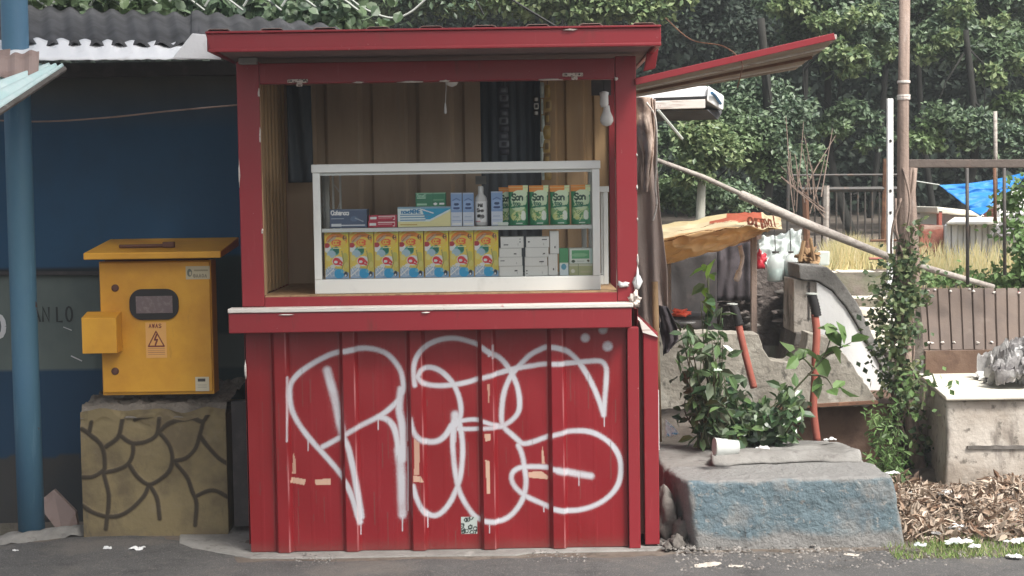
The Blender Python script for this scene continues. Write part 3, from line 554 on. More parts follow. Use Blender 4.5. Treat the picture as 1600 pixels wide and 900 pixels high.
# chipped pale edges along the opening
for (a, b, c_, d) in ((404, 136, 409, 175), (404, 176, 408, 470), (975, 470, 1000, 480)):
    pass
rr = random.Random(3)
build('opening_edge', MB().box(XL+0.0885, XL+0.0925, YF+0.004, YF+0.05, 1.03, 1.85), 'wood', k)
build('counter_edge', MB().box(XL+0.09, 0.411, YF+0.004, YF+0.05, 1.0225, 1.0275), 'wood', k)
for (x, z, w__, h__) in ((XL+0.083, 1.80, .006, .035), (XL+0.084, 1.62, .005, .06), (XL+0.083, 1.27, .006, .02), (XR-0.003, 1.55, .005, .012), (XR-0.004, 1.42, .006, .02), (XR-0.003, 1.30, .005, .012), (XR-0.004, 1.12, .006, .05), (0.41, 1.845, .012, .018), (-0.60, 1.850, .035, .006), (-0.42, 1.848, .09, .007), (-0.27, 1.849, .04, .008), (0.12, 1.85, .09, .006), (XL-0.001, 1.45, .006, .10), (-0.9, 0.956, .05, .004), (-0.35, 0.957, .03, .004), (XL+0.002, 0.70, .008, .07), (0.2, 2.004, .05, .006)):
    yb = YF-0.077 if 0.95 < z < 0.96 else (FY-0.009 if z > 2 else YF-0.0015)
    c__ = (x+w__/2, yb+0.004, z+h__/2)
    build('paint_chip', blob(c__, (w__*.6, .005, h__*.6), int(x*99), .6, 2), 'trimwhite', k, smooth=True)
# glued mortar on post foot at the right
build('putty', blob(P(975, 445, 5.995), (0.03, 0.006, 0.012), 2, 0.9, 2), 'plastic', k, smooth=True)
build('putty', blob(P(996, 440, 5.99), (0.016, 0.01, 0.04), 5, 0.9, 2), 'plastic', k, smooth=True)

# --- side hatch, hinged on the right and propped up
hx = [P(992, 133, 6.0), P(1303, 62, 6.0), P(1240, 108, 6.86), P(992, 150, 6.86)]
A, B, Cc, D = hx
h_ = build('side_hatch', MB().sheet(A, B, D, Cc, 120, 40, lambda u, v: 0.006*math.sin(v*2*math.pi*5)), 'hatchin', k, solid=0.002)
h_['label'] = 'raised side hatch of ribbed sheet with red frame'
def bar(a, b, wx, wz, m, nm, par):
    a, b = Vector(a), Vector(b); t = (b-a).normalized(); up = Vector((0, 0, 1)); up = (up-t*up.dot(t)).normalized(); s_ = t.cross(up)*wx/2; up = up*wz/2
    p = [a-s_-up, b-s_-up, b+s_-up, a+s_-up, a-s_+up, b-s_+up, b+s_+up, a+s_+up]; return build(nm, MB().hexa(p), m, par, bev=0.002)
dz = Vector((0, 0, 0.012))
bar(A+dz, B+dz, 0.03, 0.026, 'red', 'hatch_frame', h_); bar(D+dz, Cc+dz, 0.03, 0.03, 'wood', 'hatch_frame', h_); bar(B+dz+Vector((0, .016, 0)), Cc+dz, 0.03, 0.02, 'greywood', 'hatch_frame', h_)
bar(A.lerp(D, .52)-dz*.5, B.lerp(Cc, .52)-dz*.5, 0.035, 0.014, 'rust', 'hatch_frame', h_)
bar(A.lerp(D, .2)-dz*.6, B.lerp(Cc, .2)-dz*.6, 0.012, 0.008, 'trimwhite', 'hatch_frame', h_)
bar(A.lerp(D, .78)-dz*.6, B.lerp(Cc, .78)-dz*.6, 0.02, 0.008, 'trimwhite', 'hatch_frame', h_)
ty = P(1158, 95, 6.0)
build('tie_wire', MB().tube(quad_path([P(1040, 28, 6.5), P(1080, 62, 6.3), P(1130, 72, 6.1), ty, ty+Vector((0.0, .01, -.05)), ty+Vector((-.01, .04, -.1))], 5), 0.0025, 5), 'rust', h_)

# --- things inside the kiosk
t = thing('ceiling_bulb', P(708, 92, 6.25), 'white light bulb behind the top beam of the kiosk opening, at its middle', 'light bulb', None)
c = P(714, 82, 6.25); c2 = P(706, 130, 6.25)
build('bulb_cap', MB().lathe((c.x, 6.25, 1.905), [(0.014, 0), (0.016, 0.02), (0.012, 0.035)], 14), 'bulb', t, smooth=True)
build('globe', MB().lathe((c2.x, 6.25, c2.z+0.02), [(0.004, -0.035), (0.020, -0.028), (0.030, -0.008), (0.031, 0.01), (0.022, 0.035), (0.014, 0.09)], 20), 'bulb', t, smooth=True)
s0 = P(697, 138, 6.25); s1 = P(696, 178, 6.25)
o = build('pull_cord', MB().tube([s0+Vector((0, 0, .1)), s0, s1+Vector((0, 0, .03))], 0.0016, 6).lathe(s1, [(0.002, 0), (0.006, 0.005), (0.005, 0.025), (0.002, 0.045)], 8), 'plastic', t)
t = thing('hanging_bulb', P(948, 150, 6.3), 'white bulb in a white holder hanging at the right corner of the kiosk opening', 'light bulb')
c = P(944, 160, 6.3)
build('lamp_holder', MB().lathe((c.x, 6.3, c.z-0.02), [(0.012, 0), (0.018, 0.012), (0.017, 0.045), (0.02, 0.06), (0.008, 0.065)], 16), 'bulb', t, smooth=True)
build('flex', MB().tube([(c.x, 6.3, c.z+0.045), (c.x+0.005, 6.32, 1.94)], 0.003, 6), 'cable', t)
g0 = P(948, 188, 6.3)
build('globe', MB().lathe((g0.x, 6.3, g0.z), [(0.003, -0.024), (0.018, -0.019), (0.027, -0.004), (0.026, 0.012), (0.016, 0.035), (0.012, 0.06)], 20), 'bulb', t, smooth=True)
build('mount_board', MB().box(c.x-0.05, c.x+0.03, 6.32, 6.33, c.z+0.03, c.z+0.12), 'dark', t)
# dark plastic hanging in the left back corner
a = P(446, 135, 6.75); b = P(487, 285, 6.75)
o = build('hanging_plastic', MB().sheet((a.x, 6.78, b.z), (b.x, 6.80, b.z), (a.x, 6.78, 1.9), (b.x, 6.8, 1.9), 20, 30, lambda u, v: 0.012*math.sin(u*9+v*3)+0.006*noise.noise(Vector((u*5, v*9, 0)))), 'darkdoor', smooth=True, solid=0.003)
tag(o, 'dark plastic sheet hanging in the left back corner of the kiosk', 'plastic sheet')
# strips of sachets hanging by the door
def sachet_strip(nm, px, y0, y1, n, wpx, m1, label, Y=6.9):
    t = thing(nm, P(px, y0, Y), label, 'sachets'); dy = (y1-y0)/n
    for i in range(n):
        a = P(px-wpx/2+U(-1.5, 1.5), y0+i*dy+1, Y); b = P(px+wpx/2+U(-1.5, 1.5), y0+(i+1)*dy-1, Y)
        cv = Canvas(1, 1, 6, 10, m1[i % len(m1)]); cv.ell(.5, .5, .3, .25, m1[(i+1) % len(m1)])
        build('sachet', MB().sheet((a.x, Y, b.z), (b.x, Y+.004, b.z), (a.x, Y, a.z), (b.x, Y+.004, a.z), 6, 10, lambda u, v: 0.006*math.sin(v*math.pi)*math.sin(u*math.pi)), 'print', t, attrs=dict(paint=cv.c.reshape(-1, 3)), solid=0.003)
    a = P(px, y0-14, Y); build('string', MB().tube([a, P(px, y0, Y)], 0.0015, 4), 'cable', t)
sachet_strip('sachet_strip', 787, 135, 243, 9, 14, [(0.05, 0.055, 0.07), (0.12, 0.13, 0.15), (0.03, 0.03, 0.04)], 'strip of dark sachets hanging in front of the dark door')
sachet_strip('sachet_strip', 855, 132, 282, 7, 10, [(0.25, 0.16, 0.03), (0.3, 0.2, 0.06), (0.12, 0.07, 0.02)], 'strip of yellow sachets hanging at the right edge of the dark door')
sachet_strip('sachet_strip', 847, 128, 282, 6, 4, [(0.3, 0.36, 0.33), (0.45, 0.5, 0.46)], 'narrow pale green strip hanging beside the yellow sachets')
sachet_strip('sachet_strip', 838, 150, 182, 3, 7, [(0.02, 0.02, 0.02), (0.45, 0.45, 0.42)], 'short strip of black and white sachets by the door edge')

# ================================================================== GLASS DISPLAY CASE with goods
dx0, dx1, dy0, dy1, dz0, dz1 = -0.793, 0.357, 6.17, 6.50, 1.0215, 1.541
case = thing('display_case', ((dx0+dx1)/2, (dy0+dy1)/2, dz0), 'white-framed glass display case full of boxes standing on the kiosk counter', 'display case')
fr = 0.030
for x in (dx0, dx1-fr):
    for y in (dy0, dy1-fr): build('case_post', MB().box(x, x+fr, y, y+fr, dz0+0.058, dz1-0.034), 'alu', case, bev=0.002)
for (x0_, x1_, y0_, y1_) in ((dx0-0.004, dx1+0.004, dy0-0.004, dy0+fr), (dx0-0.004, dx1+0.004, dy1-fr, dy1+0.004), (dx0-0.004, dx0+fr, dy0+fr+.0005, dy1-fr-.0005), (dx1-fr, dx1+0.004, dy0+fr+.0005, dy1-fr-.0005)):
    build('case_rail', MB().box(x0_, x1_, y0_, y1_, dz1-0.0335, dz1), 'alu', case, bev=0.003)
build('case_frame', MB().box(dx0+fr, dx1-fr, dy0+0.008, dy0+0.014, dz1-0.045, dz1-0.034), 'alu', case)
build('case_base', MB().box(dx0, dx1, dy0, dy1, dz0, dz0+0.0575), 'alu', case, bev=0.002)
zb = dz0+0.0575
zs = P(700, 354, 6.2).z
mb = MB().box(dx0+0.031, dx1-0.031, dy0+0.02, dy1-0.03, zs-0.010, zs); build('glass_shelf', mb, glass(), case)
build('shelf_edge', MB().box(dx0+0.0305, dx1-0.0305, dy0+0.012, dy0+0.0195, zs-0.016, zs-0.001), 'alu', case)
for x in (dx0+0.045, dx0+0.075): build('shelf_rail', MB().box(x, x+0.008, dy1-0.05, dy1-0.04, zb, dz1-0.04), 'alu', case)
build('front_pane', MB().box(dx0+fr, dx1-fr, dy0+0.003, dy0+0.0065, zb, dz1-0.0345), glass(), case)
build('top_pane', MB().box(dx0+fr, dx1-fr, dy0+fr, dy1-fr, dz1-0.012, dz1-0.008), glass(), case)
for x in (dx0+0.012, dx1-0.016): build('side_pane', MB().box(x, x+0.0035, dy0+fr, dy1-fr, zb, dz1-0.0345), glass(), case)
build('inner_wire', MB().tube(quad_path([P(519, 285, 6.45), P(530, 300, 6.45), P(531, 315, 6.45), P(527, 330, 6.45), P(528, 345, 6.45)], 5), 0.0015, 5), 'plastic', case)

def prod(nm, label, cat, x0, x1, ytop, z0, Y, dep, cv, group=None, side=(0.6, 0.6, 0.6), ytop_ref=None, parts=True):
    """carton with a printed front face; px range x0..x1, top at pixel ytop, standing at height z0"""
    a = P(x0, ytop, Y).x; b = P(x1, ytop, Y).x; zt = P((x0+x1)/2, ytop, Y).z
    o = build(nm, MB().box(a, b, Y+0.0012, Y+dep, z0+0.0005, zt), mat('card_%d_%d_%d' % tuple(int(c*99) for c in side), side, 0.5), None, bev=0.001)
    tag(o, label, cat, group)
    f_ = MB().sheet((a+.0005, Y, z0+0.001), (b-.0005, Y, z0+0.001), (a+.0005, Y, zt-.0005), (b-.0005, Y, zt-.0005), cv.nx, cv.ny)
    build('printed_front', f_, 'print', o, attrs=dict(paint=cv.c.reshape(-1, 3)))
    return o, zt
yel, org, red_, blu, whi, grn = (0.86, 0.55, 0.05), (0.85, 0.22, 0.03), (0.62, 0.02, 0.03), (0.05, 0.33, 0.62), (0.82, 0.82, 0.8), (0.02, 0.22, 0.13)
def milk_canvas(sd):
    c = Canvas(39, 77, 60, 110, yel)
    c.rect(0, 0, 39, 30, (0.58, 0.50, 0.09)); c.put((c.y > 18) & (c.y < 46) & (c.x < 30), (0.80, 0.55, 0.10)); c.rect(0, 72, 39, 77, (0.9, 0.7, 0.2))
    c.ell(20, 62, 17, 12, org); c.ell(20, 58, 15, 9, (0.85, 0.5, 0.07)); c.ell(12, 64, 10, 3, (0.45, 0.35, 0.22), 0.6)
    c.ell(20, 58, 8.5, 5.5, (0.80, 0.10, 0.02)); c.text('CC', 14.5, 55, 6, (0.9, 0.45, 0.06), 1.0)
    c.ell(5, 49, 5.5, 7, whi); c.ell(4, 54, 5, 4, (0.42, 0.03, 0.04)); c.ell(16, 44, 8, 7, (0.10, 0.36, 0.33)); c.ell(19, 46, 5, 6, (0.01, 0.17, 0.11)); c.ell(11, 40, 7, 6, (0.35, 0.5, 0.58))
    c.ell(22, 28, 10, 8, whi); c.ell(19, 28, 6, 6, (0.65, 0.02, 0.03)); c.ell(18, 27, 3, 2.4, whi); c.line([(22, 32), (28, 25)], 1.6, (0.6, 0.03, 0.04)); c.line([(21, 24), (27, 22)], 1.4, (0.6, 0.03, 0.04))
    c.put(c.y < 18-0.35*abs(c.x-14), (0.25, 0.38, 0.55)); c.ell(8, 9, 9, 8, (0.33, 0.44, 0.58)); c.ell(23, 8, 8, 8, (0.02, 0.32, 0.60))
    for i in range(10): c.line([(U5(2, 16), U5(2, 20)), (U5(2, 16), U5(2, 20))], 0.5, (0.6, 0.66, 0.72))
    c.line([(30, 10), (30, 48), (36, 52)], 1.0, (0.72, 0.52, 0.1)); c.ell(33, 34, 4.5, 8, (0.5, 0.47, 0.1))
    c.ell(33, 66, 3.2, 4, (0.1, 0.05, 0.03)); c.ell(33.5, 67.5, 1.6, 1.4, (0.6, 0.35, 0.1)); c.ell(33.5, 63.8, 1.6, 1.3, (0.6, 0.35, 0.1)); c.ell(34, 7, 3, 4.5, (0.03, 0.04, 0.05)); c.ell(33.5, 5, 1.2, 2, whi)
    c.line([(2, 70), (10, 75), (24, 74)], 1.6, (0.88, 0.4, 0.05)); c.line([(6, 60), (14, 68), (26, 69)], .9, (0.4, 0.14, 0.04)); c.ell(30, 57, 3.5, 5, (0.9, 0.5, 0.08)); c.line([(27, 14), (31, 26), (28, 44)], .9, (0.32, 0.3, 0.08)); c.ell(35, 22, 3, 5, (0.6, 0.55, 0.16)); c.ell(6, 33, 4, 5, (0.85, 0.62, 0.2)); c.ell(13, 20, 4, 3, (0.7, 0.76, 0.8)); c.line([(2, 4), (14, 14)], .8, (0.75, 0.8, 0.85)); c.ell(28, 12, 2.5, 3, (0.1, 0.45, 0.65)); c.rect(14, 48.5, 27, 50, (0.9, 0.75, 0.4))
    c.rect(0, 0, 0.7, 77, (0.5, 0.3, 0.05)); return c
r5 = random.Random(5)
def U5(a, b): return r5.uniform(a, b)
Yp = 6.205
mc = milk_canvas(0)
first, _z = prod('milk_carton', 'yellow powdered milk carton with orange blaze, leftmost of the row on the lower shelf', 'carton', 506, 544.3, 361, zb, Yp, 0.07, mc, 'yellow milk cartons on the lower shelf of the case', (0.75, 0.5, 0.06))
stp = P(545.5, 361, Yp).x-P(506, 361, Yp).x
ords = ['second', 'third', 'fourth', 'fifth', 'sixth']
for i in range(1, 7):
    c_ = first.copy(); C.objects.link(c_); c_.location = first.location+Vector((stp*0.988*i, r5.uniform(-0.003, 0.003), 0))
    c_.rotation_euler.z = r5.uniform(-.025, .025)
    c_['label'] = ('yellow powdered milk carton with orange blaze, %s from the left in its row' % ords[i-1]) if i < 6 else 'yellow powdered milk carton at the right end of its row, touching the plain white boxes'
    for ch in first.children:
        d = ch.copy(); C.objects.link(d); d.parent = c_
# upper shelf
c = Canvas(58, 27, 70, 34, (0.07, 0.10, 0.17)); c.text('Catenoa', 2, 19, 6.5, whi, 0.8, 0.6); c.rect(2, 13, 22, 14.2, (0.4, 0.45, 0.5)); c.rect(2, 3, 55, 4.4, (0.6, 0.63, 0.66)); c.rect(2, 2.3, 18, 6, (0.6, 0.63, 0.66)); c.rect(0, 25.5, 58, 27, (0.16, 0.2, 0.27)); c.ell(38, 13, 6, 4, (0.1, 0.15, 0.24)); c.line([(40, 14), (52, 9)], .7, (0.3, 0.35, 0.42))
prod('medicine_box', 'flat navy medicine box with white lettering at the left end of the upper shelf', 'medicine box', 515, 573, 327, zs, Yp, 0.10, c, None, (0.08, 0.11, 0.18))
for i in range(2):
    c = Canvas(46, 9, 56, 12, (0.42, 0.03, 0.06)); c.rect(2, 3, 13, 6, whi); c.rect(16, 4, 38, 4.9, (0.8, 0.5, 0.5)); c.line([(40, 2), (43, 2), (43, 7), (16, 7)], 0.5, (0.8, 0.55, 0.55))
    if i == 0: o, zt1 = prod('medicine_box', 'lower of the two thin crimson boxes beside the navy box', 'medicine box', 575, 620, 345.3, zs, Yp, 0.09, c, 'thin crimson medicine boxes', (0.35, 0.03, 0.05))
    else: prod('medicine_box', 'upper of the two thin crimson boxes beside the navy box', 'medicine box', 576, 620, 336, zt1, Yp, 0.09, c, 'thin crimson medicine boxes', (0.35, 0.03, 0.05))
c = Canvas(83, 31, 100, 40, (0.62, 0.74, 0.80)); c.put(c.y < 8+np.clip((c.x-50)*0.5, 0, 20), (0.78, 0.66, 0.34)); c.put((c.y > 11+np.clip((c.x-50)*0.5, 0, 20)) & (c.x > 36+0.4*(31-c.y)) & (c.y < 29), (0.02, 0.30, 0.50)); c.rect(0, 28.6, 83, 31, (0.2, 0.34, 0.45)); c.text('InaxoMENE', 4, 21, 5.6, (0.03, 0.2, 0.4), 0.8, 0.66)
for yy in (17.5, 13.5, 9.5): c.rect(4, yy, 34+yy, yy+1.4, (0.10, 0.25, 0.42))
c.rect(4, 2.5, 30, 4, (0.5, 0.36, 0.1)); c.line([(38, 27), (56, 21)], 0.8, (0.7, 0.85, 0.9))
o, zt2 = prod('medicine_box', 'wide white, blue and yellow medicine box under the green box', 'medicine box', 621, 704, 323, zs, Yp, 0.10, c, None, (0.6, 0.66, 0.68))
c = Canvas(47, 22, 60, 30, (0.03, 0.17, 0.09)); c.rect(0, 20, 47, 22, (0.2, 0.38, 0.25)); c.rect(2, 13, 16, 14.5, (0.4, 0.6, 0.45)); c.text('SoneS', 2, 15.5, 4, (0.25, 0.45, 0.32), 0.6); c.rect(2, 2, 18, 5, (0.3, 0.5, 0.36)); c.ell(31, 4, 3, 2, whi); c.rect(37, 2.4, 45, 5.2, (0.7, 0.78, 0.7)); c.rect(28, 9, 44, 11, (0.12, 0.3, 0.18)); c.rect(27, 0, 27.8, 22, (0.02, 0.1, 0.06))
prod('medicine_box', 'dark green box lying on top of the wide blue and yellow box', 'medicine box', 649, 696, 301, zt2, Yp+0.01, 0.08, c, None, (0.04, 0.18, 0.1))
def blue_canvas():
    c = Canvas(18, 52, 24, 66, (0.20, 0.31, 0.52)); c.rect(0, 0, 18, 22, (0.52, 0.57, 0.66)); c.rect(2, 26, 16, 40, (0.26, 0.38, 0.6)); c.ell(9, 34, 4.5, 2, (0.03, 0.06, 0.16)); c.ell(9, 28, 6, 1.8, (0.03, 0.06, 0.18)); c.line([(3, 40), (9, 43), (15, 40)], .7, (0.08, 0.14, 0.32)); c.rect(1, 8, 17, 9.3, (0.2, 0.3, 0.5)); c.rect(2, 2, 16, 5, (0.7, 0.74, 0.8)); c.rect(3, 14, 14, 15, (0.35, 0.42, 0.55)); c.rect(0, 50, 18, 52, (0.35, 0.42, 0.55)); return c
bc = blue_canvas()
prod('ointment_box', 'tall slate blue box, left one of the pair beside the white bottle', 'box', 704, 721.5, 301, zs, Yp, 0.045, bc, 'tall slate blue boxes', (0.2, 0.28, 0.45))
prod('ointment_box', 'tall slate blue box touching the left side of the white bottle', 'box', 722.5, 740, 301, zs, Yp, 0.045, bc, 'tall slate blue boxes', (0.2, 0.28, 0.45))
prod('ointment_box', 'tall slate blue box standing between the white bottle and the green pouches', 'box', 767, 785, 299, zs, Yp, 0.045, bc, 'tall slate blue boxes', (0.2, 0.28, 0.45))
# bottle
a = P(752, 352, 6.24); zt = P(752, 291, 6.24).z; H = zt-zs
t = thing('white_bottle', (a.x, 6.24, zs), 'white plastic bottle with black lettering on the upper shelf', 'bottle')
mbb = MB().lathe((a.x, 6.24, zs+0.0005), [(0.024, 0), (0.026, 0.006), (0.026, H*.62), (0.022, H*.72), (0.012, H*.80), (0.011, H*.98), (0.009, H)], 24); build('bottle_body', mbb, 'plastic', t, smooth=True)
zl0, zl1 = zs+H*.10, zs+H*.62; nxl = 30
cv = Canvas(20, 34, 30, 44, (0.78, 0.78, 0.78)); cv.text('Mil', 6, 25, 5, (0.05, 0.05, 0.05), .8); cv.text('Sxe', 4, 17, 5, (0.06, 0.06, 0.06), .8, .7); cv.ell(7, 10, 3.6, 3, (0.02, 0.02, 0.02)); cv.ell(12, 9, 3.5, 3.4, (0.12, 0.12, 0.12)); cv.ell(10, 6, 2, 1.6, (0.4, 0.4, 0.4)); cv.rect(0, 0, 9, 2, (0.6, 0.3, 0.3))
mbb = MB(); mbb.v = [(a.x+0.0266*math.sin(-1.0+2.0*i/30), 6.24-0.0266*math.cos(-1.0+2.0*i/30), zl0+(zl1-zl0)*j/44) for j in range(45) for i in range(31)]; mbb.f = [(j*31+i, j*31+i+1, (j+1)*31+i+1, (j+1)*31+i) for j in range(44) for i in range(30)]
build('bottle_label', mbb, 'print', t, attrs=dict(paint=cv.c.reshape(-1, 3)), smooth=True)
build('tag_card', MB().box(a.x-0.022, a.x+0.022, 6.30, 6.302, P(750, 288, 6.3).z, P(750, 275, 6.3).z), mat('grey_tag', (0.2, 0.2, 0.19), .6), t)
# green pouches
def pouch(x0, x1, yt, label, Y=6.22, share=None):
    a = P(x0, yt, Y).x; b = P(x1, yt, Y).x; zt = P((x0+x1)/2, yt, Y).z; h = zt-zs
    t = thing('green_pouch', ((a+b)/2, Y, zs), label, 'pouch', 'green stand-up pouches')
    c = Canvas(32, 60, 44, 78, (0.025, 0.19, 0.085))
    c.put((c.y > 50) & (c.x < 24), (0.85, 0.26, 0.05)); c.rect(24, 50, 32, 60, (0.6, 0.7, 0.4)); c.rect(0, 56.5, 32, 57.5, (0.9, 0.5, 0.25))
    c.ell(17, 38, 13.5, 13, (0.50, 0.63, 0.42)); c.ell(19, 47, 12, 6, (0.58, 0.7, 0.48)); c.ell(15, 20, 14, 15, (0.22, 0.38, 0.16)); c.ell(16, 28, 11, 7, (0.48, 0.6, 0.38))
    c.text('Son', 6, 38, 9, (0.01, 0.06, 0.03), 1.3, 0.68); c.text('too', 7, 30, 6, (0.02, 0.13, 0.07), 0.9, 0.7); c.line([(4, 27), (28, 29)], 1.3, (0.02, 0.16, 0.08))
    c.ell(9, 13, 5, 6, (0.5, 0.55, 0.2)); c.ell(15, 17, 5, 4, (0.12, 0.3, 0.08)); c.ell(24, 14, 4.3, 8, (0.66, 0.78, 0.62)); c.ell(17, 6, 10, 2, (0.03, 0.22, 0.1)); c.rect(12, 2, 22, 3.5, (0.5, 0.62, 0.5))
    for i in range(12): c.line([(U5(3, 22), U5(6, 24)), (U5(3, 22), U5(6, 24))], 0.6, U5(0, 1) > .5 and (0.55, 0.62, 0.3) or (0.04, 0.2, 0.08))
    mbp = MB(); nx, ny = 44, 78
    for sgn in (-1, 1):
        k0 = len(mbp.v)
        for j in range(ny+1):
            for i in range(nx+1):
                u = i/nx; v = j/ny; bul = (0.022*(1-v)**0.7+0.004)*math.sin(math.pi*u)**0.5*(1 if v < 0.9 else (1-v)*10)
                x = a+(b-a)*(u+0.05*(0.5-u)*(1-abs(2*v-1))); mbp.v.append((x, Y+0.012+sgn*bul+(0.012*v), zs+0.001+h*v))
        mbp.f += [tuple(k0+q for q in (j*(nx+1)+i, j*(nx+1)+i+1, (j+1)*(nx+1)+i+1, (j+1)*(nx+1)+i)) for j in range(ny) for i in range(nx)]
    cc = c.c.reshape(-1, 3); build('pouch_body', mbp, 'print', t, attrs=dict(paint=np.concatenate([cc, cc])), smooth=True); return t
pouch(779, 802, 293, 'green stand-up pouch half hidden behind the tall blue box', 6.27)
pouch(794, 825, 290, 'fully visible green pouch with orange top, next to the half-hidden one')
pouch(826.5, 857, 290, 'green pouch with orange top, second of the four full pouches from the left')
pouch(859, 890, 290, 'green pouch with orange top, third of the four full pouches from the left')
pouch(892, 923, 289, 'green pouch with orange top at the right end of the upper shelf')
# small cards in front of pouches
c = Canvas(1, 1, 4, 4, (0.6, 0.66, 0.6)); prod('price_card', 'small pale card leaning before the half-hidden green pouch', 'card', 778, 794, 347, zs, 6.198, 0.004, c, None, (0.6, 0.65, 0.6))
# white boxes
def wbox(x0, x1, yt, z0, label, marks, seed):
    c = Canvas(40, 16, 50, 22, (0.70, 0.70, 0.67)); rr = random.Random(seed)
    c.rect(0, 0, 40, 0.7, (0.42, 0.42, 0.4))
    for (mx, my, mw) in marks: c.rect(mx, my, mx+mw, my+1.8, (0.05, 0.05, 0.05))
    c.line([(14, 0), (14, 16)], 0.3, (0.6, 0.6, 0.58)); c.rect(30, 3, 30.8, 7, (0.35, 0.35, 0.33))
    return prod('white_box', label, 'box', x0, x1, yt, z0, Yp+rr.uniform(0, .004), 0.08, c, 'plain white boxes stacked on the lower shelf', (0.68, 0.68, 0.65))[1]
z = zb; nm_ = ['bottom', 'second from bottom', 'third from bottom', 'top']
for i, (a, b, yt, mk) in enumerate([(780, 817, 416, [(26, 8, 5)]), (779, 816, 402, [(3, 9, 7)]), (780, 815, 388, [(26, 5, 4)]), (782, 818, 370, [(5, 4, 8), (33, 8, 2), (33, 12, 2)])]):
    z = wbox(a, b, yt, z, 'plain white box, %s of the stack touching the last milk carton' % nm_[i], mk, i)
z = zb
for i, (a, b, yt, mk) in enumerate([(820, 856, 416, [(2, 8, 2), (2, 3, 2)]), (820, 855, 402, [(26, 7, 8)]), (821, 857, 387, [(30, 5, 4)]), (822, 858, 370, [(28, 11, 8), (3, 8, 3)])]):
    z = wbox(a, b, yt, z, 'plain white box, %s of the middle white stack' % nm_[i], mk, 10+i)
z = zb
for i, (a, b, yt) in enumerate([(856.5, 871, 397), (859, 873, 361)]):
    z = wbox(a, b, yt, z, ['narrow white box standing on end under another narrow one', 'narrow white box on end, topmost beside the green boxes'][i], [(20, 4, 5)], 20+i)
c = Canvas(17, 44, 20, 50, (0.06, 0.27, 0.11)); c.rect(0, 0, 17, 20, (0.6, 0.68, 0.7)); c.ell(8, 14, 5, 5, (0.08, 0.3, 0.42)); c.rect(0, 19, 17, 20.5, (0.6, 0.7, 0.6))
prod('green_box', 'small green and white box standing left of the wider green boxes', 'box', 874, 888, 388, zb, Yp, 0.06, c, None, (0.1, 0.3, 0.15))
c = Canvas(37, 22, 46, 28, (0.36, 0.38, 0.2)); c.rect(0, 18, 37, 22, (0.5, 0.52, 0.4)); c.rect(14, 0, 15, 22, (0.15, 0.2, 0.1)); c.rect(18, 4, 34, 8, (0.42, 0.4, 0.24)); c.ell(6, 8, 3, 4, (0.6, 0.6, 0.5))
o, zt = prod('green_box', 'olive box lying under the white and green box at the lower right', 'box', 889, 926, 412, zb, Yp, 0.09, c, None, (0.3, 0.34, 0.18))
c = Canvas(37, 23, 46, 30, (0.62, 0.68, 0.62)); c.put((c.y > 7) & (c.y < 20) & (c.x > 4) & (c.x < 32), (0.10, 0.36, 0.16)); c.ell(16, 13, 13, 3, (0.2, 0.45, 0.24)); c.ell(6, 3.5, 3, 2.2, (0.04, 0.07, 0.04)); c.ell(30, 4, 2, 1.8, (0.1, 0.1, 0.05)); c.rect(12, 2.5, 24, 4.5, (0.45, 0.5, 0.45)); c.put(c.x > 33, (0.45, 0.6, 0.55))
prod('green_box', 'white and green box lying on the olive box at the lower right', 'box', 889.5, 926, 388, zt, Yp, 0.09, c, None, (0.5, 0.56, 0.5))
# second, smaller case behind on the right
c2 = thing('side_case', (0.39, 6.62, 1.0215), 'narrow white-framed glass case behind the right end of the big case', 'display case')
sx0, sx1 = 0.30, 0.412; sy = 6.53; sz1 = P(945, 291, sy).z
mb = MB().box(sx1-0.02, sx1, sy, sy+0.025, 1.0215, sz1-.0255).box(sx1-0.02, sx1, sy+0.2, sy+0.225, 1.0215, sz1-.0255).box(sx0, sx0+.02, sy, sy+0.025, 1.0215, sz1-.0255); build('case_frame', mb, 'alu', c2, bev=0.002)
build('case_frame', MB().box(sx0-.01, sx1+.005, sy-.003, sy+0.23, sz1-.025, sz1), 'alu', c2, bev=0.002); build('case_base', MB().box(sx0+.0205, sx1-.0205, sy+.001, sy+0.22, 1.0215, 1.06), 'alu', c2)
build('front_pane', MB().box(sx0+.0205, sx1-.0205, sy+.008, sy+.011, 1.0605, sz1-.026), glass(), c2)

# ================================================================== LEFT SIDE
# yard wall with painted bands
WY = 6.98
nx, nz = 200, 150; X0, X1, Z0, Z1 = -3.6, 0.5, -0.3, 2.03
gx, gz = np.meshgrid(np.linspace(X0, X1, nx+1), np.linspace(Z0, Z1, nz+1))
col = np.ones(gx.shape+(3,))*np.array((0.020, 0.078, 0.155))
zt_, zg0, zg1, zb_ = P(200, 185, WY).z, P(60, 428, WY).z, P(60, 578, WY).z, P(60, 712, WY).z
tf = np.clip((gz-(zt_-0.06))/0.22, 0, 1)[..., None]; col = col*(1-tf)+np.array((0.09, 0.092, 0.082))*tf  # grey-olive upper part; the soft light gradient is painted into the colour
m_ = (gz < zg0) & (gz > zg1); col[m_] = (0.14, 0.17, 0.155)
m_ = (gz < zg0+0.022) & (gz > zg0); col[m_] = (0.02, 0.025, 0.03)
col[gz < zg1] = (0.016, 0.055, 0.11)
m_ = (gz < zb_+0.01*np.sin(gx*30)); col[m_] = (0.06, 0.058, 0.056)
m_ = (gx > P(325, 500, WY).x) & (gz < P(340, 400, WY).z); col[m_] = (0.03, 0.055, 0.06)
m_ = (gz < zg0) & (gz > zg1) & (gx > -1.92+0.02*np.sin(gz*40)) & (gz < zg1+0.15); col[m_] = (0.10, 0.125, 0.115)
mb = MB(); mb.v = np.stack([gx, np.full(gx.shape, WY), gz], -1).reshape(-1, 3).tolist(); w_ = nx+1
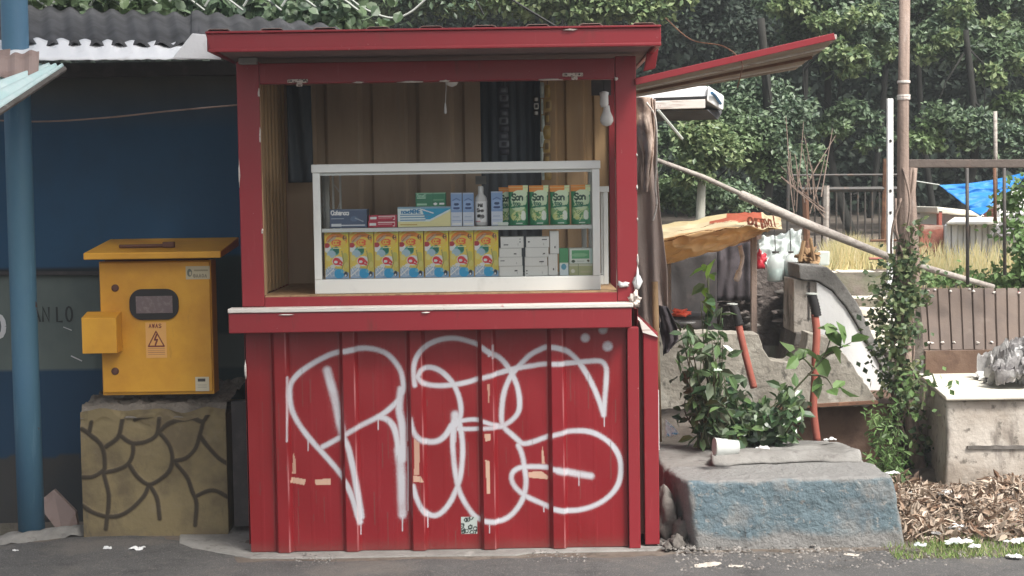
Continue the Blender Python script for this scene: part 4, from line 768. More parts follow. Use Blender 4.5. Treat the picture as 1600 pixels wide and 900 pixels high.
mb.f = [(j*w_+i, j*w_+i+1, (j+1)*w_+i+1, (j+1)*w_+i) for j in range(nz) for i in range(nx)]
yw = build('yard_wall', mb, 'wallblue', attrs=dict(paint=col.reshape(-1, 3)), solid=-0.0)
q = yw.modifiers.new('t', 'SOLIDIFY'); q.thickness = 0.12; q.offset = -1
tag(yw, 'dark blue wall with a grey-green lettered band, in the shade behind the meter cabinet', 'wall')
def letters(txt, px, py, hpx, Y, m, parent, r=0.1, adv=0.66, sq=0.55):
    out = []
    h = hpx/FPX*Y; a = P(px, py, Y); x = a.x
    mb = MB()
    for ch in txt:
        for stn in GL.get(ch, ()):
            pts = [Vector((x+p[0]*h*sq, Y, a.z+p[1]*h)) for p in stn]; mb.tube(pts, h*r, 6)
        x += h*adv*(0.55 if ch == ' ' else 1)
    vs = np.array(mb.v); vs[:, 1] = Y+(vs[:, 1]-Y)*0.12; mb.v = vs.tolist()
    return build('lettering', mb, m, parent)
inkm = mat('faded_black_letters', (0.04, 0.045, 0.045), 0.8)
letters('AN LO', 53, 503, 23, WY-0.003, inkm, yw, 0.075, 0.62, 0.42)
wm = mat('white_wall_mark', (0.7, 0.7, 0.7), 0.8)
letters('0', -12, 527, 34, WY-0.003, wm, yw, 0.13)
build('scratch', MB().tube([P(111, 556, WY-.002), P(128, 564, WY-.002)], 0.003, 5), wm, yw)
build('scratch', MB().tube([P(99, 511, WY-.002), P(112, 516, WY-.002)], 0.002, 5), wm, yw)
o = build('wall_batten', MB().hexa([P(-60, 430, WY-.03), P(155, 430, WY-.03), P(155, 430, WY), P(-60, 430, WY), P(-60, 424, WY-.03), P(155, 424, WY-.03), P(155, 424, WY), P(-60, 424, WY)]), 'dark', yw)
# asbestos roof over the wall: lower sheets pale, upper ones dark
we = lambda amp, n, ph=0: (lambda u, v: amp*math.sin(u*2*math.pi*n+ph))
roof = thing('lean_to_roof', (-2.0, 6.6, 1.95), 'corrugated roof over the blue wall, dark upper sheets above a white lower strip', 'roof')
eL, eR = P(-60, 94, 6.22), P(345, 91, 6.22)
uL, uR = P(-60, 62, 6.55), P(345, 72, 6.55)
build('lower_sheet', MB().sheet(eL, eR, uL+Vector((0, 0, .01)), uR+Vector((0, 0, .01)), 220, 6, lambda u, v: 0.007*math.sin(u*2*math.pi*11)*v+0.004*noise.noise(Vector((u*30, v*4, 0)))), 'asbwhite', roof, solid=0.004, smooth=True)
mL, mR = P(-60, 66, 6.5), P(860, 66, 6.5)
tL, tR = P(-60, 12, 7.6), P(540, 42, 7.6)
tR = P(860, 46, 7.6)
def darkroof(u, v):
    return 0.016*math.sin(u*2*math.pi*24)
# dark sheets: two overlapping panels so that the upper end steps
a0, a1 = P(-60, 70, 6.45), P(345, 68, 6.45); b0, b1 = P(-60, 6, 7.7), P(330, 24, 7.7)
build('upper_sheet', MB().sheet(a0, a1, b0, b1, 260, 10, we(0.011, 12)), 'asb', roof, solid=0.006, smooth=True)
a0, a1 = P(300, 66, 6.62), P(560, 70, 6.62); b0, b1 = P(300, 20, 7.72), P(525, 42, 7.72)
build('upper_sheet', MB().sheet(a0, a1, b0, b1, 200, 10, we(0.010, 7)), 'asb', roof, solid=0.006, smooth=True)
a0, a1 = P(-60, 84, 6.40), P(330, 80, 6.40); b0, b1 = P(-60, 44, 6.9), P(330, 56, 6.9)
build('rafter', MB().box(-3.2, -1.1, 6.9, 6.95, 1.96, 2.02), 'dark', roof)
o = build('tin_flashing', MB().prism([P(300, 52, 6.0), P(345, 56, 6.0), P(345, 93, 6.0), P(269, 91, 6.0)], 0.01), 'asbwhite', bev=0.003)
o.parent = None; tag(o, 'pale folded tin piece closing the gap between the white roof strip and the red fascia', 'flashing')
# turquoise roof edge in the near left corner + brown flashing
tr_ = thing('teal_awning', P(40, 140, 6.1), 'pale turquoise corrugated awning sheet sloping out of the left edge of the picture', 'awning')
A0, A1 = P(100, 103, 6.12), P(-70, 215, 5.2); B0, B1 = P(40, 100, 6.4), P(-180, 110, 6.1)
build('awning_sheet', MB().sheet(A1, A0, B1, B0, 60, 60, lambda u, v: 0.011*math.sin(v*2*math.pi*6)), 'tealroof', tr_, solid=0.004, smooth=True)
build('awning_edge', MB().tube([A0+Vector((0, 0, -.012)), A1+Vector((0, 0, -.012))], 0.012, 6), 'concdark', tr_)
build('ridge_flashing', MB().sheet(P(-30, 122, 5.98), P(60, 118, 6.08), P(-30, 92, 6.16), P(61, 78, 6.2), 24, 8, lambda u, v: 0.006*math.sin(u*24)), 'flash', tr_, solid=0.004)
build('ridge_flashing', MB().sheet(P(-30, 98, 6.2), P(14, 96, 6.2), P(-30, 82, 6.24), P(16, 76, 6.24), 10, 4), 'flash', tr_, solid=0.004)
# blue pole
b = G(43, 842); b.z = 0
o = build('blue_pole', MB().tube([(b.x, b.y+.06, -0.02), (b.x-0.002, b.y+.06, 0.7), (b.x+0.0, b.y+.06, 1.5), (b.x+0.004, b.y+0.06, 2.6)], 0.0545, 28), 'pole_blue', smooth=True)
tag(o, 'round post with peeling blue paint and rust spots at the left of the picture', 'post')
# wire across the wall
o = build('thin_wire', MB().tube(quad_path([P(-40, 186, 6.6), P(60, 190, 6.6), P(165, 184, 6.6), P(260, 174, 6.6), P(372, 164, 6.6)], 6), 0.0038, 5), 'flash')
tag(o, 'thin pale wire strung across the blue wall above the meter cabinet', 'wire')
# ochre base with painted joints
bx0, bx1, by0, by1 = -1.812, -1.205, 6.37, 6.93
nx, nz = 220, 190
base = thing('plinth', ((bx0+bx1)/2, 6.64, 0), 'ochre plinth painted with dark crazy-paving joints under the yellow meter cabinet', 'plinth')
gx, gz = np.meshgrid(np.linspace(bx0, bx1, nx+1), np.linspace(-0.02, 0.535, nz+1))
J = [[(128,668),(140,678),(160,700),(164,730),(160,738),(145,745),(128,744)],[(140,676),(143,660)],[(166,700),(185,682),(190,660),(192,645)],[(190,680),(208,692),(228,690),(245,680),(249,655)],[(208,692),(208,708),(200,724),(180,735),(163,740)],[(245,680),(262,663),(280,652),(300,650),(318,660),(330,640)],[(250,678),(265,695),(270,715),(265,735),(250,750),(232,757),(215,745),(203,726)],[(272,718),(290,712),(305,700),(312,682),(318,660)],[(313,682),(325,700),(340,715),(354,723)],[(232,758),(225,775),(205,795),(185,806),(165,807),(145,800),(128,788)],[(162,740),(170,770),(170,790),(168,806),(166,826)],[(235,760),(246,780),(250,810)],[(276,722),(292,742),(300,765),(307,785),(305,820)],[(305,775),(325,768),(340,768),(356,776)],[(210,656),(222,652),(238,650)]]
jm = np.zeros_like(gx)
for pts in J:
    q = quad_path([Vector((P(a, b, by0).x, 0, P(a, b, by0).z)) for a, b in pts], 5); D = dist(gx, gz, [(v.x, v.z) for v in q])*378
    jm = np.maximum(jm, np.clip(1.5-D/3.3, 0, 1))
top_ = np.array([0.535+0.02*noise.noise(Vector((x*9, 0, 0)))-0.035*max(0, noise.noise(Vector((x*5, 4, 0)))) for x in gx[0]])
gzz = -0.02+(gz+0.02)/0.555*(top_[None, :]+0.02)
gy = by0-0.004*jm+np.array([[0.012*noise.noise(Vector((gx[j, i]*6, gz[j, i]*6, 0))) for i in range(nx+1)] for j in range(nz+1)])
gy += np.clip((gzz-0.45)/0.08, 0, 1)*0.03*np.array([[max(0, noise.noise(Vector((gx[j, i]*14, gz[j, i]*20, 5)))) for i in range(nx+1)] for j in range(nz+1)])
gzz2 = gzz.copy()
mb = MB(); mb.v = np.stack([gx, gy, gzz], -1).reshape(-1, 3).tolist(); w_ = nx+1
mb.f = [(j*w_+i, j*w_+i+1, (j+1)*w_+i+1, (j+1)*w_+i) for j in range(nz) for i in range(nx)]
build('painted_face', mb, 'stonebase', base, attrs=dict(joint=(jm*(gz < 0.50)).ravel()), smooth=True)
mb = MB(); mb.sheet((bx0, by0-0.0, 0.53), (bx1, by0-0.0, 0.53), (bx0, by1, 0.57), (bx1, by1, 0.57), 90, 60, lambda u, v: (0.02*noise.noise(Vector((u*9, v*7, 1)))+0.012*noise.noise(Vector((u*25, v*20, 2))))*min(1, v*8)+(0.02 if v > 0.05 else -0.03*(1-v/0.05)))
build('mortar_top', mb, 'mortar', base, smooth=True)
build('plinth_body', MB().box(bx0+0.012, bx1-0.004, by0+0.03, by1, -0.16, 0.50), 'stonebase', base)
o = build('upright_board', MB().box(-1.185, -1.10, 6.40, 6.44, 0.03, 0.56), 'dark'); tag(o, 'black upright board filling the gap between plinth and kiosk', 'board')
# yellow meter cabinet
mc_ = thing('meter_cabinet', (-1.48, 6.55, 0.592), 'bright yellow steel meter cabinet with sloped lid, standing on the ochre plinth', 'meter cabinet')
c0, c1 = P(157, 615, 6.40), P(330, 613, 6.40); cx0, cx1 = c0.x, P(331, 500, 6.40).x; cz0 = 0.592; cz1 = P(240, 408, 6.40).z
cx0 = P(156, 500, 6.4).x
build('cabinet_body', MB().box(cx0, cx1, 6.412, 6.52, cz0, cz1), 'yellow', mc_, bev=0.003)
build('cabinet_door', MB().box(cx0+0.004, cx1-0.004, 6.40, 6.4115, cz0+0.012, cz1-0.004), 'yellow', mc_, bev=0.004)
l0, l1 = P(130, 402, 6.33), P(345, 400, 6.33)
mb = MB().hexa([(l0.x, 6.33, cz1+0.012), (l1.x, 6.33, cz1+0.012), (l1.x, 6.76, cz1+0.045), (l0.x, 6.76, cz1+0.045), (l0.x, 6.33, cz1+0.04), (l1.x, 6.33, cz1+0.04), (l1.x, 6.76, cz1+0.085), (l0.x, 6.76, cz1+0.085)])
build('sloped_lid', mb, 'yellow', mc_, bev=0.004)
build('lid_spacer', MB().box(cx0+0.02, cx1-0.02, 6.43, 6.51, cz1, cz1+0.018), 'maroon', mc_)
s0, s1 = P(127, 497, 6.31), P(183, 552, 6.31)
sb = build('side_box', MB().hexa([(s0.x, 6.31, s1.z), (s1.x, 6.31, s1.z), (s1.x, 6.399, s1.z), (s0.x, 6.399, s1.z), (s0.x, 6.31, s0.z), (s1.x, 6.31, s0.z), (s1.x, 6.399, s0.z+0.02), (s0.x, 6.399, s0.z+0.02)]), 'yellow', mc_, bev=0.002)
build('side_box', MB().box(s0.x+0.01, cx0+0.005, 6.4, 6.5, s1.z, s0.z), 'yellow', mc_)
for py in (450, 580): q = P(180, py, 6.399); build('door_lock', MB().lathe((q.x, 6.4, q.z), [(0.0155, 0), (0.0155, 0.004), (0.008, 0.006)], 16, (0, -1, 0)), 'maroon', mc_, smooth=True)
# window with rounded black frame
w0, w1 = P(202, 452, 6.398), P(280, 499, 6.398)
def rrect(x0, x1, z0, z1, r, n=8):
    out = []
    for cx, cz, a in ((x1-r, z1-r, 0), (x0+r, z1-r, 90), (x0+r, z0+r, 180), (x1-r, z0+r, 270)):
        for i in range(n+1): t = math.radians(a+90*i/n); out.append((cx+r*math.cos(t), cz+r*math.sin(t)))
    return out
rp = rrect(w0.x, w1.x, w1.z, w0.z, 0.052)
o = build('window_frame', MB().prism([(x, 6.390, z) for x, z in reversed(rp)], 0.0095), 'black', mc_, bev=0.002)
i0, i1 = P(212, 463, 6.388), P(270, 489, 6.388)
build('window_pane', MB().box(i0.x, i1.x, 6.3865, 6.3895, i1.z, i0.z), 'grille', o, bev=0.001)
def decal(nm, x0, y0, x1, y1, Y, cv, par):
    a, b = P(x0, y0, Y), P(x1, y1, Y)
    return build(nm, MB().sheet((a.x, Y, b.z), (b.x, Y, b.z), (a.x, Y, a.z), (b.x, Y, a.z), cv.nx, cv.ny), 'print', par, attrs=dict(paint=cv.c.reshape(-1, 3)))
c = Canvas(34, 55, 60, 96, (0.62, 0.33, 0.10)); c.text('AWAS', 6, 47, 5.5, (0.16, 0.03, 0.02), .7, .98); c.line([(4, 18), (17, 41), (30, 18), (4, 18)], 1.0, (0.13, 0.02, 0.02)); c.line([(18, 36), (14.5, 28), (19, 28.5), (15.5, 20)], 1.3, (0.13, 0.02, 0.02))
for yy in (14, 11, 8, 5): c.rect(3, yy, 31, yy+1.2, (0.42, 0.2, 0.08))
decal('warning_sticker', 227, 504, 261, 559, 6.3985, c, mc_)
c = Canvas(38, 20, 60, 32, (0.42, 0.37, 0.24)); c.ell(6, 10, 4, 6, (0.12, 0.13, 0.1)); c.ell(7, 9, 1.6, 3, (0.42, 0.37, 0.24)); c.rect(13, 12, 35, 14.5, (0.25, 0.22, 0.14)); c.text('GAAOA', 12, 3, 4.5, (0.2, 0.17, 0.12), .7, 1.0)
decal('label_plate', 290, 416, 328, 436, 6.3985, c, mc_)
c = Canvas(23, 24, 36, 38, (0.5, 0.45, 0.33)); c.rect(4, 16, 17, 21, (0.04, 0.035, 0.03)); c.rect(4, 10, 19, 11, (0.35, 0.32, 0.24)); c.rect(4, 6, 19, 7, (0.35, 0.32, 0.24)); decal('label_plate', 305, 589, 327, 611, 6.3985, c, mc_)
# bolt / tool on the lid
q0, q1 = P(186, 381, 6.45), P(262, 378, 6.45); zz = cz1+0.062
o = build('iron_rod', MB().tube([(q0.x, 6.45, zz), (q1.x-0.02, 6.45, zz)], 0.008, 8).box(q1.x-0.02, q1.x+0.028, 6.435, 6.467, zz-0.008, zz+0.016), 'maroon', bev=0.003); tag(o, 'rusty brown iron rod with a block end lying on the cabinet lid', 'iron rod')
# board leaning at the foot of the pole
o = build('broken_board', MB().prism([P(57, 787, 6.62), P(84, 765, 6.62), P(118, 800, 6.5), P(124, 838, 6.5), P(98, 840, 6.5)], 0.03), 'flash', bev=0.003); tag(o, 'broken brown board leaning on the wall between blue post and plinth', 'board')
def scrap(nm, px, py, s, m, label, cat='litter', group=None, z=None, seed=1, flat=0.35, Y=None):
    g = G(px, py) if Y is None else P(px, py, Y)
    if z is not None: g.z = z
    mb = MB(); r_ = random.Random(seed); an = r_.uniform(-.5, .5); n1 = 14; fl = s*flat*1.3
    for j in range(n1+1):
        for i in range(n1+1):
            u, v = i/n1*2-1, j/n1*2-1; q = 1/max(1, math.hypot(u, v)**.6) ; rr_ = q*(1+.35*noise.noise(Vector((u*1.3+seed, v*1.3, 2))))
            x_, y_ = u*s*rr_, v*s*.6*rr_; zz = fl*(0.55+1.3*noise.noise(Vector((u*2.2, v*2.2, seed*3.1)))+.5*abs(noise.noise(Vector((u*5, v*5, seed)))))*(1-.5*max(abs(u), abs(v)))
            mb.v.append((g.x+x_*math.cos(an)-y_*math.sin(an), g.y+x_*math.sin(an)+y_*math.cos(an), g.z+max(0.001, zz)))
    mb.f = [(j*(n1+1)+i, j*(n1+1)+i+1, (j+1)*(n1+1)+i+1, (j+1)*(n1+1)+i) for j in range(n1) for i in range(n1)]
    o = build(nm, mb, m, smooth=False, solid=0.001); return tag(o, label, cat, group)
for i, (px, py, s, lb) in enumerate([(24, 865, 0.012, 'tiny white scrap on the asphalt nearest the picture\'s left edge'), (168, 862, 0.018, 'small white crumpled scrap on the asphalt below the plinth, left of the longer one'), (214, 863, 0.032, 'longer white crumpled scrap on the asphalt below the plinth')]):
    scrap('paper_scrap', px, py, s, 'plastic', lb, 'litter', 'white scraps on the asphalt at the left', z=0.012, seed=i+3)

# ================================================================== RIGHT SIDE: blocks and walls
# big concrete block with peeling blue paint
blk = thing('concrete_block', (1.09, 6.25, 0), 'big chipped concrete block with peeling blue paint on its front face', 'concrete block')
def rough_box(corn, nu, nv, amp, freq, m, nm, par, low=None):
    "front, top, left and right faces of a hexahedron as one rough closed skin; corn = 8 points (hexa order)"
    bm = bmesh.new(); vs = [bm.verts.new(c) for c in corn]
    for f in [(3, 2, 1, 0), (4, 5, 6, 7), (0, 1, 5, 4), (1, 2, 6, 5), (2, 3, 7, 6), (3, 0, 4, 7)]: bm.faces.new([vs[i] for i in f])
    bmesh.ops.bevel(bm, geom=bm.edges[:], offset=0.015, segments=2, affect='EDGES', profile=0.5)
    for _ in range(nu): bmesh.ops.subdivide_edges(bm, edges=[e for e in bm.edges if e.calc_length() > nv], cuts=1, use_grid_fill=True)
    bmesh.ops.triangulate(bm, faces=bm.faces[:])
    mb = MB(); ctr = sum((Vector(c) for c in corn), Vector())/8
    zs_ = []
    for v in bm.verts:
        q = v.co; d = Vector((noise.noise(q*freq), noise.noise(q*freq+Vector((7, 0, 0))), noise.noise(q*freq+Vector((0, 9, 0)))))*amp
        e = max(0, noise.noise(q*freq*2.1+Vector((0, 0, 4)))-0.25)*amp*2.2
        ct = (ctr-q); mb.v.append(tuple(q+d+ct.normalized()*e)); zs_.append(q.z)
    mb.f = [tuple(x.index for x in f.verts) for f in bm.faces]; bm.free()
    at = None
    if low: at = dict(low=[max(0, min(1, max((low+0.05*noise.noise(Vector((v[0]*5, 0, 0)))-v[2])/0.04, (v[2]-0.262+0.03*noise.noise(Vector((v[0]*8, 2, 0))))/0.012, (0.71+0.05*noise.noise(Vector((v[2]*9, 0, 5)))-v[0])/0.02, (v[0]-1.50+0.05*noise.noise(Vector((v[2]*9, 0, 7))))/0.02, (v[1]-6.01)/0.02))) for v in mb.v])
    return build(nm, mb, m, par, smooth=True, attrs=at)
f0, f1 = 5.98, 6.0
rough_box([(0.715, 5.97, -0.03), (1.545, 5.99, -0.03), (1.56, 6.5, -0.03), (0.62, 6.5, -0.03), (0.675, 5.985, 0.270), (1.487, 5.985, 0.284), (1.47, 6.32, 0.284), (0.62, 6.32, 0.270)], 6, 0.018, 0.006, 11, 'bluepaint', 'block_body', blk, low=0.075)
rough_box([(0.60, 6.325, -0.03), (1.56, 6.325, -0.03), (1.56, 6.9, -0.03), (0.60, 6.9, -0.03), (0.62, 6.325, 0.262), (1.465, 6.325, 0.275), (1.42, 6.9, 0.28), (0.62, 6.9, 0.27)], 5, 0.03, 0.009, 11, 'conc', 'block_back', blk)
o = rough_box([P(1112, 728, 6.3), P(1348, 722, 6.3), P(1338, 730, 6.9), P(1120, 730, 6.9), P(1112, 706, 6.36), P(1346, 704, 6.36), P(1312, 690, 6.85), P(1118, 697, 6.85)], 5, 0.025, 0.010, 11, 'conc', 'concrete_slab', None); tag(o, 'thin grey concrete slab lying on the back of the blue-painted block', 'slab')
for i, (x, y, sx, sz) in enumerate([(0.615, 6.15, .05, .12), (0.665, 6.10, .035, .06), (0.64, 6.02, .03, .03), (0.60, 5.99, .018, .015)]):
    o = build('rubble', blob((x, y, sz*0.75), (sx, 0.05, sz), i+20, 0.35, 3, 1.8), 'concdark', smooth=True); tag(o, ['tall dark lump of broken concrete between kiosk and blue-painted block', 'middle-sized dark lump leaning on the left end of the blue-painted block', 'fist-sized lump at the foot of the kiosk\'s right side', 'smallest lump at the foot of the kiosk\'s right side'][i], 'rubble', 'broken concrete by the kiosk')
# broken concrete wall with a bite out of its top, on a brown bank
YW = 7.25
wp = [(1030, 640), (1030, 516), (1185, 522), (1192, 545), (1205, 563), (1232, 566), (1258, 552), (1262, 520), (1300, 528), (1322, 556), (1372, 628), (1368, 634), (1300, 636), (1200, 640)]
def fine(pts, st=7, amp=1.8):
    out = []
    for i in range(len(pts)):
        a, b = pts[i], pts[(i+1) % len(pts)]; n = max(1, int(math.hypot(b[0]-a[0], b[1]-a[1])/st))
        for k_ in range(n): out.append((a[0]+(b[0]-a[0])*k_/n+(amp*noise.noise(Vector((a[0]+k_*5.1, a[1], 0)))*2 if k_ else 0), a[1]+(b[1]-a[1])*k_/n+(amp*noise.noise(Vector((a[0], a[1]+k_*4.3, 8)))*2 if k_ else 0)))
    return out
def cc(pts): return list(reversed(pts))
wl = build('broken_wall', pxprism(fine(wp), YW, 0.16), mat('mottled_concrete', (0.34, 0.315, 0.265), 0.9, [((0.2, 0.18, 0.15), 3.5, 0.42, 0.6, 0.8), ((0.46, 0.44, 0.39), 7, 0.55, 0.68, 0.7), ((0.07, 0.065, 0.055), (16, 16, 9), 0.58, 0.66, 0.8), ((0.1, 0.11, 0.07), 5, 0.6, 0.7, 0.5)], 0.9, 26), bev=0.004); tag(wl, 'low broken concrete wall with a bite out of its top, behind the shrub', 'wall')
o = build('earth_bank', pxprism(fine([(1140, 712), (1140, 634), (1372, 632), (1420, 628), (1430, 700), (1420, 760)], 12, 1), YW+0.1, 0.5), 'mudbrown'); struct(o)
o = build('plank_strip', MB().prism([P(1196, 636, YW-.02), P(1372, 626, YW-.02), P(1372, 631, YW-.02), P(1196, 641, YW-.02)], 0.03), 'rust'); tag(o, 'thin rusty strip under the lower edge of the broken wall', 'strip')
# white balustrade wall of the steps with grey coping
bal = thing('stair_wall', P(1320, 630, 7.8), 'whitewashed curved stair wall with weathered grey coping', 'wall')
build('white_face', pxprism([(1278, 634), (1276, 500), (1276, 440), (1300, 455), (1321, 480), (1338, 508), (1357, 541), (1379, 579), (1402, 618), (1398, 634)], 7.815, 0.3), 'white', bal, bev=0.004)
build('end_pier', pxprism([(1240, 520), (1240, 436), (1275, 440), (1275, 520)], 7.84, 0.3), 'concpale', bal, bev=0.006)
build('end_pier', pxprism([(1240, 540), (1244, 520), (1280, 520), (1284, 540)], 7.80, 0.3), 'concdark', bal, bev=0.006)
cop_top = [(1248, 413), (1292, 417), (1306, 428), (1322, 448), (1342, 478), (1362, 520), (1384, 562), (1402, 596)]
cop_bot = [(1402, 616), (1380, 578), (1358, 540), (1339, 506), (1322, 478), (1303, 455), (1280, 440), (1250, 436)]
build('coping', pxprism(fine(cop_top+cop_bot, 9, 1.2), 7.8, 0.42), 'conc', bal, bev=0.006)
build('drip_stain', pxprism([(1262, 441), (1266, 441), (1265, 500), (1263, 500)], 7.835, 0.003), 'darksteel', bal)
# stepped cream stones behind the coping
for i in range(7):
    y0 = 424+i*19; x0 = 1296+i*11
    o = build('stone_step', pxprism(fine([(x0, y0+13), (x0-4, y0), (1402+i*3, y0+1), (1404+i*3, y0+14)], 10, 1.5), 9.0-i*0.13, 0.35), 'cream', bev=0.01)
    tag(o, 'pale stone step, %s, behind the curved stair wall' % ['topmost of the flight', 'second from the top', 'third from the top', 'middle one of the flight', 'third from the bottom', 'second from the bottom', 'lowest of the flight'][i], 'step', 'pale stone steps')
# big pale block at the right edge
rb_ = thing('rendered_block', P(1520, 780, 6.85), 'large stained pale masonry block with a bright cream top at the right edge', 'masonry block')
a = P(1482, 622, 6.75); bb = P(1420, 560, 8.1)
A_ = Vector((a.x, 6.75, -0.02)); zt1_ = a.z; xr_ = P(1760, 622, 6.75).x; xr2 = P(1760, 562, 8.1).x
rough_box([(a.x-.01, 6.77, -0.05), (xr_, 6.77, -0.05), (xr2, 8.1, -0.05), (bb.x, 8.1, -0.05), (a.x, 6.78, zt1_-0.016), (xr_, 6.78, zt1_-0.016), (xr2, 8.1, zt1_-0.01), (bb.x, 8.1, zt1_-0.01)], 5, 0.04, 0.007, 6, 'concpale', 'block_body', rb_)
build('block_cap', MB().hexa([(a.x-.012, 6.75, zt1_-0.012), (xr_, 6.75, zt1_-0.012), (xr2, 8.12, zt1_-0.004), (bb.x-.02, 8.12, zt1_-0.004), (a.x-.012, 6.75, zt1_+0.006), (xr_, 6.75, zt1_+0.006), (xr2, 8.12, zt1_+0.012), (bb.x-.02, 8.12, zt1_+0.012)]), 'cream', rb_, bev=0.006)
build('recessed_joint', pxprism(fine([(1512, 697), (1640, 696), (1640, 702), (1512, 702)], 9, 1), 6.765, 0.012), 'concdark', rb_)
o = build('white_sliver', pxprism([(1417, 600), (1436, 600), (1436, 745), (1424, 745)], 7.9, 0.1), 'white'); tag(o, 'narrow whitewashed pier seen between the vine post and the pale block', 'pier')
# corrugated brown sheet leaning on top of it
zz0 = zt1_+0.02
s_bl, s_br = P(1443, 546, 7.6), P(1640, 546, 7.6); s_tl, s_tr = P(1437, 450, 7.95), P(1640, 450, 7.95)
sh = build('zinc_sheet', MB().sheet(s_bl, s_br, s_tl, s_tr, 264, 6, lambda u, v: -0.014*max(0, 1-abs((u*11.2) % 1-0.5)/0.09)+0.006*noise.noise(Vector((u*9, v*3, 0)))), 'brownzinc', solid=0.003)
tag(sh, 'brown corrugated sheet with pale nail patches leaning behind the pale block', 'metal sheet')
build('bottom_flashing', MB().box(s_bl.x, s_br.x, 7.56, 7.60, zt1_+0.008, s_bl.z-0.005), 'mudbrown', sh)
rr = random.Random(9); 
for i, (px, py) in enumerate([(1440, 456), (1450, 455), (1461, 453), (1485, 455), (1515, 452), (1521, 455), (1553, 457), (1592, 458), (1450, 536), (1456, 536), (1473, 535), (1491, 535), (1528, 536), (1550, 535)]):
    v = (546-py)/96; Y_ = 7.6+0.35*v-0.012; build('nail_patch', blob(P(px, py, Y_), (0.009, 0.004, 0.007), i, 0.7, 2), 'trimwhite', sh, smooth=True)
# plastic bags in a heap on the block
def crumple(c, sx, sy, h, seed, n1=46):
    mb = MB()
    for j in range(n1+1):
        for i in range(n1+1):
            u, v = i/n1*2-1, j/n1*2-1; q = 1/max(1, math.hypot(u, v)**.7); k_ = max(0, 1-(u*u+v*v)*.5)
            r_ = 1+.3*noise.noise(Vector((u*1.5+seed, v*1.5, 2)))
            fold = abs(noise.noise(Vector((u*2.6+.6*noise.noise(Vector((v*3, u, seed))), v*2.2, seed*3.1))))+.5*abs(noise.noise(Vector((u*6, v*5, seed))))
            mb.v.append((c[0]+u*sx*q*r_+.03*noise.noise(Vector((u*4, v*4, seed+9))), c[1]+v*sy*q*r_, c[2]+max(0.0, h*(k_*.85-fold*.95+.2))))
    mb.f = [(j*(n1+1)+i, j*(n1+1)+i+1, (j+1)*(n1+1)+i+1, (j+1)*(n1+1)+i) for j in range(n1) for i in range(n1)]
    return mb
for i, (px, py, Yq, sx, h, m_, lb) in enumerate([(1600, 590, 7.05, .16, .17, 'greyplastic', 'grey crumpled plastic sack at the picture\'s right edge, nearest of the heap'), (1596, 560, 7.3, .17, .21, 'greyplastic', 'tall grey crumpled sack forming the top of the heap'), (1572, 575, 7.22, .07, .09, 'darkcloth', 'small black sack at the lower left of the heap'), (1612, 575, 7.15, .1, .2, 'plastic', 'pale torn sack half hidden in the heap at the right edge'), (1552, 570, 7.3, .085, .045, 'plastic', 'small flat white plastic bag on the pale block, left of the grey sacks')]):
    g = P(px, py, Yq)
    o = build('plastic_sack', crumple((g.x, Yq, zt1_+0.012), sx, sx*.8, h, i*2.3+1), m_, smooth=False, solid=0.002); tag(o, lb, 'plastic bag')

# ================================================================== POSTS, POLES, FENCE
b0 = P(1412, 610, 7.35); t0 = P(1414, -40, 7.35)
vp = thing('utility_pole', (b0.x, 7.35, 0.1), 'tall weathered wooden pole rising out of the picture, ivy round its lower half', 'pole')
build('pole_shaft', MB().tube([P(1444, 785, 7.2), P(1416, 610, 7.35), P(1411, 400, 7.35), P(1411, 200, 7.35), t0], [0.038, 0.032, 0.030, 0.028, 0.026], 12), 'polewood', vp, smooth=True)
build('pole_twin', MB().tube([P(1400, 640, 7.42), P(1428, 420, 7.42), P(1422, 300, 7.42), P(1427, 262, 7.42)], [0.03, 0.032, 0.026, 0.02], 10), 'polewood', vp, smooth=True)
for py in (130, 152, 156): q = P(1412, py, 7.35); build('wire_band', MB().lathe((q.x, 7.35, q.z), [(0.031, 0), (0.032, 0.006), (0.031, 0.012)], 14), 'trimwhite', vp)
o = build('rusty_beam', MB().prism([P(1420, 262, 7.45), P(1420, 249, 7.45), P(1700, 249, 7.45), P(1700, 262, 7.45)], 0.06), 'oldbeam', bev=0.004); tag(o, 'long rusty horizontal beam running right from the wooden pole', 'beam')
o = build('slotted_upright', MB().prism([P(1387, 495, 8.4), P(1387, 154, 8.4), P(1396, 154, 8.4), P(1396, 495, 8.4)], 0.03), 'white', bev=0.003)
for py in (218, 296, 330, 420): build('slot', pxprism([(1390, py+4), (1390, py), (1393.5, py), (1393.5, py+4)], 8.396, 0.003), 'black', o)
tag(o, 'slim white slotted metal upright just left of the wooden pole', 'post')
for i, (px, y0, y1, Y, r, m_, lb) in enumerate([(1556, 174, 300, 8.6, 0.011, 'greywood', 'thin grey stick standing above the rusty beam'), (1512, 258, 445, 7.7, 0.009, 'darksteel', 'thin dark rod in front of the middle of the blue tarp'), (1570, 262, 430, 7.7, 0.009, 'darksteel', 'thin dark rod in front of the right side of the blue tarp'), (1555, 262, 345, 8.0, 0.009, 'rust', 'short rusty rod between the two dark rods')]):
    o = build('thin_rod', MB().tube([P(px, y1, Y), P(px-1, y0, Y)], r, 8), m_, smooth=True); tag(o, lb, 'rod')
for i, (py, x0, x1) in enumerate([(375, 1360, 1412), (403, 1362, 1416), (462, 1360, 1410)]):
    pass
o = build('long_pole', MB().tube([P(1026, 250, 7.35), P(1100, 277, 7.45), P(1155, 302, 7.5)], [0.011, 0.012, 0.012], 12).tube([P(1155, 302, 7.5), P(1158, 304, 7.5), P(1250, 346, 7.6), P(1390, 402, 7.8), P(1480, 428, 7.95), P(1552, 448, 8.1)], [0.012, 0.022, 0.024, 0.018, 0.016, 0.013], 12), 'greywood', smooth=True)
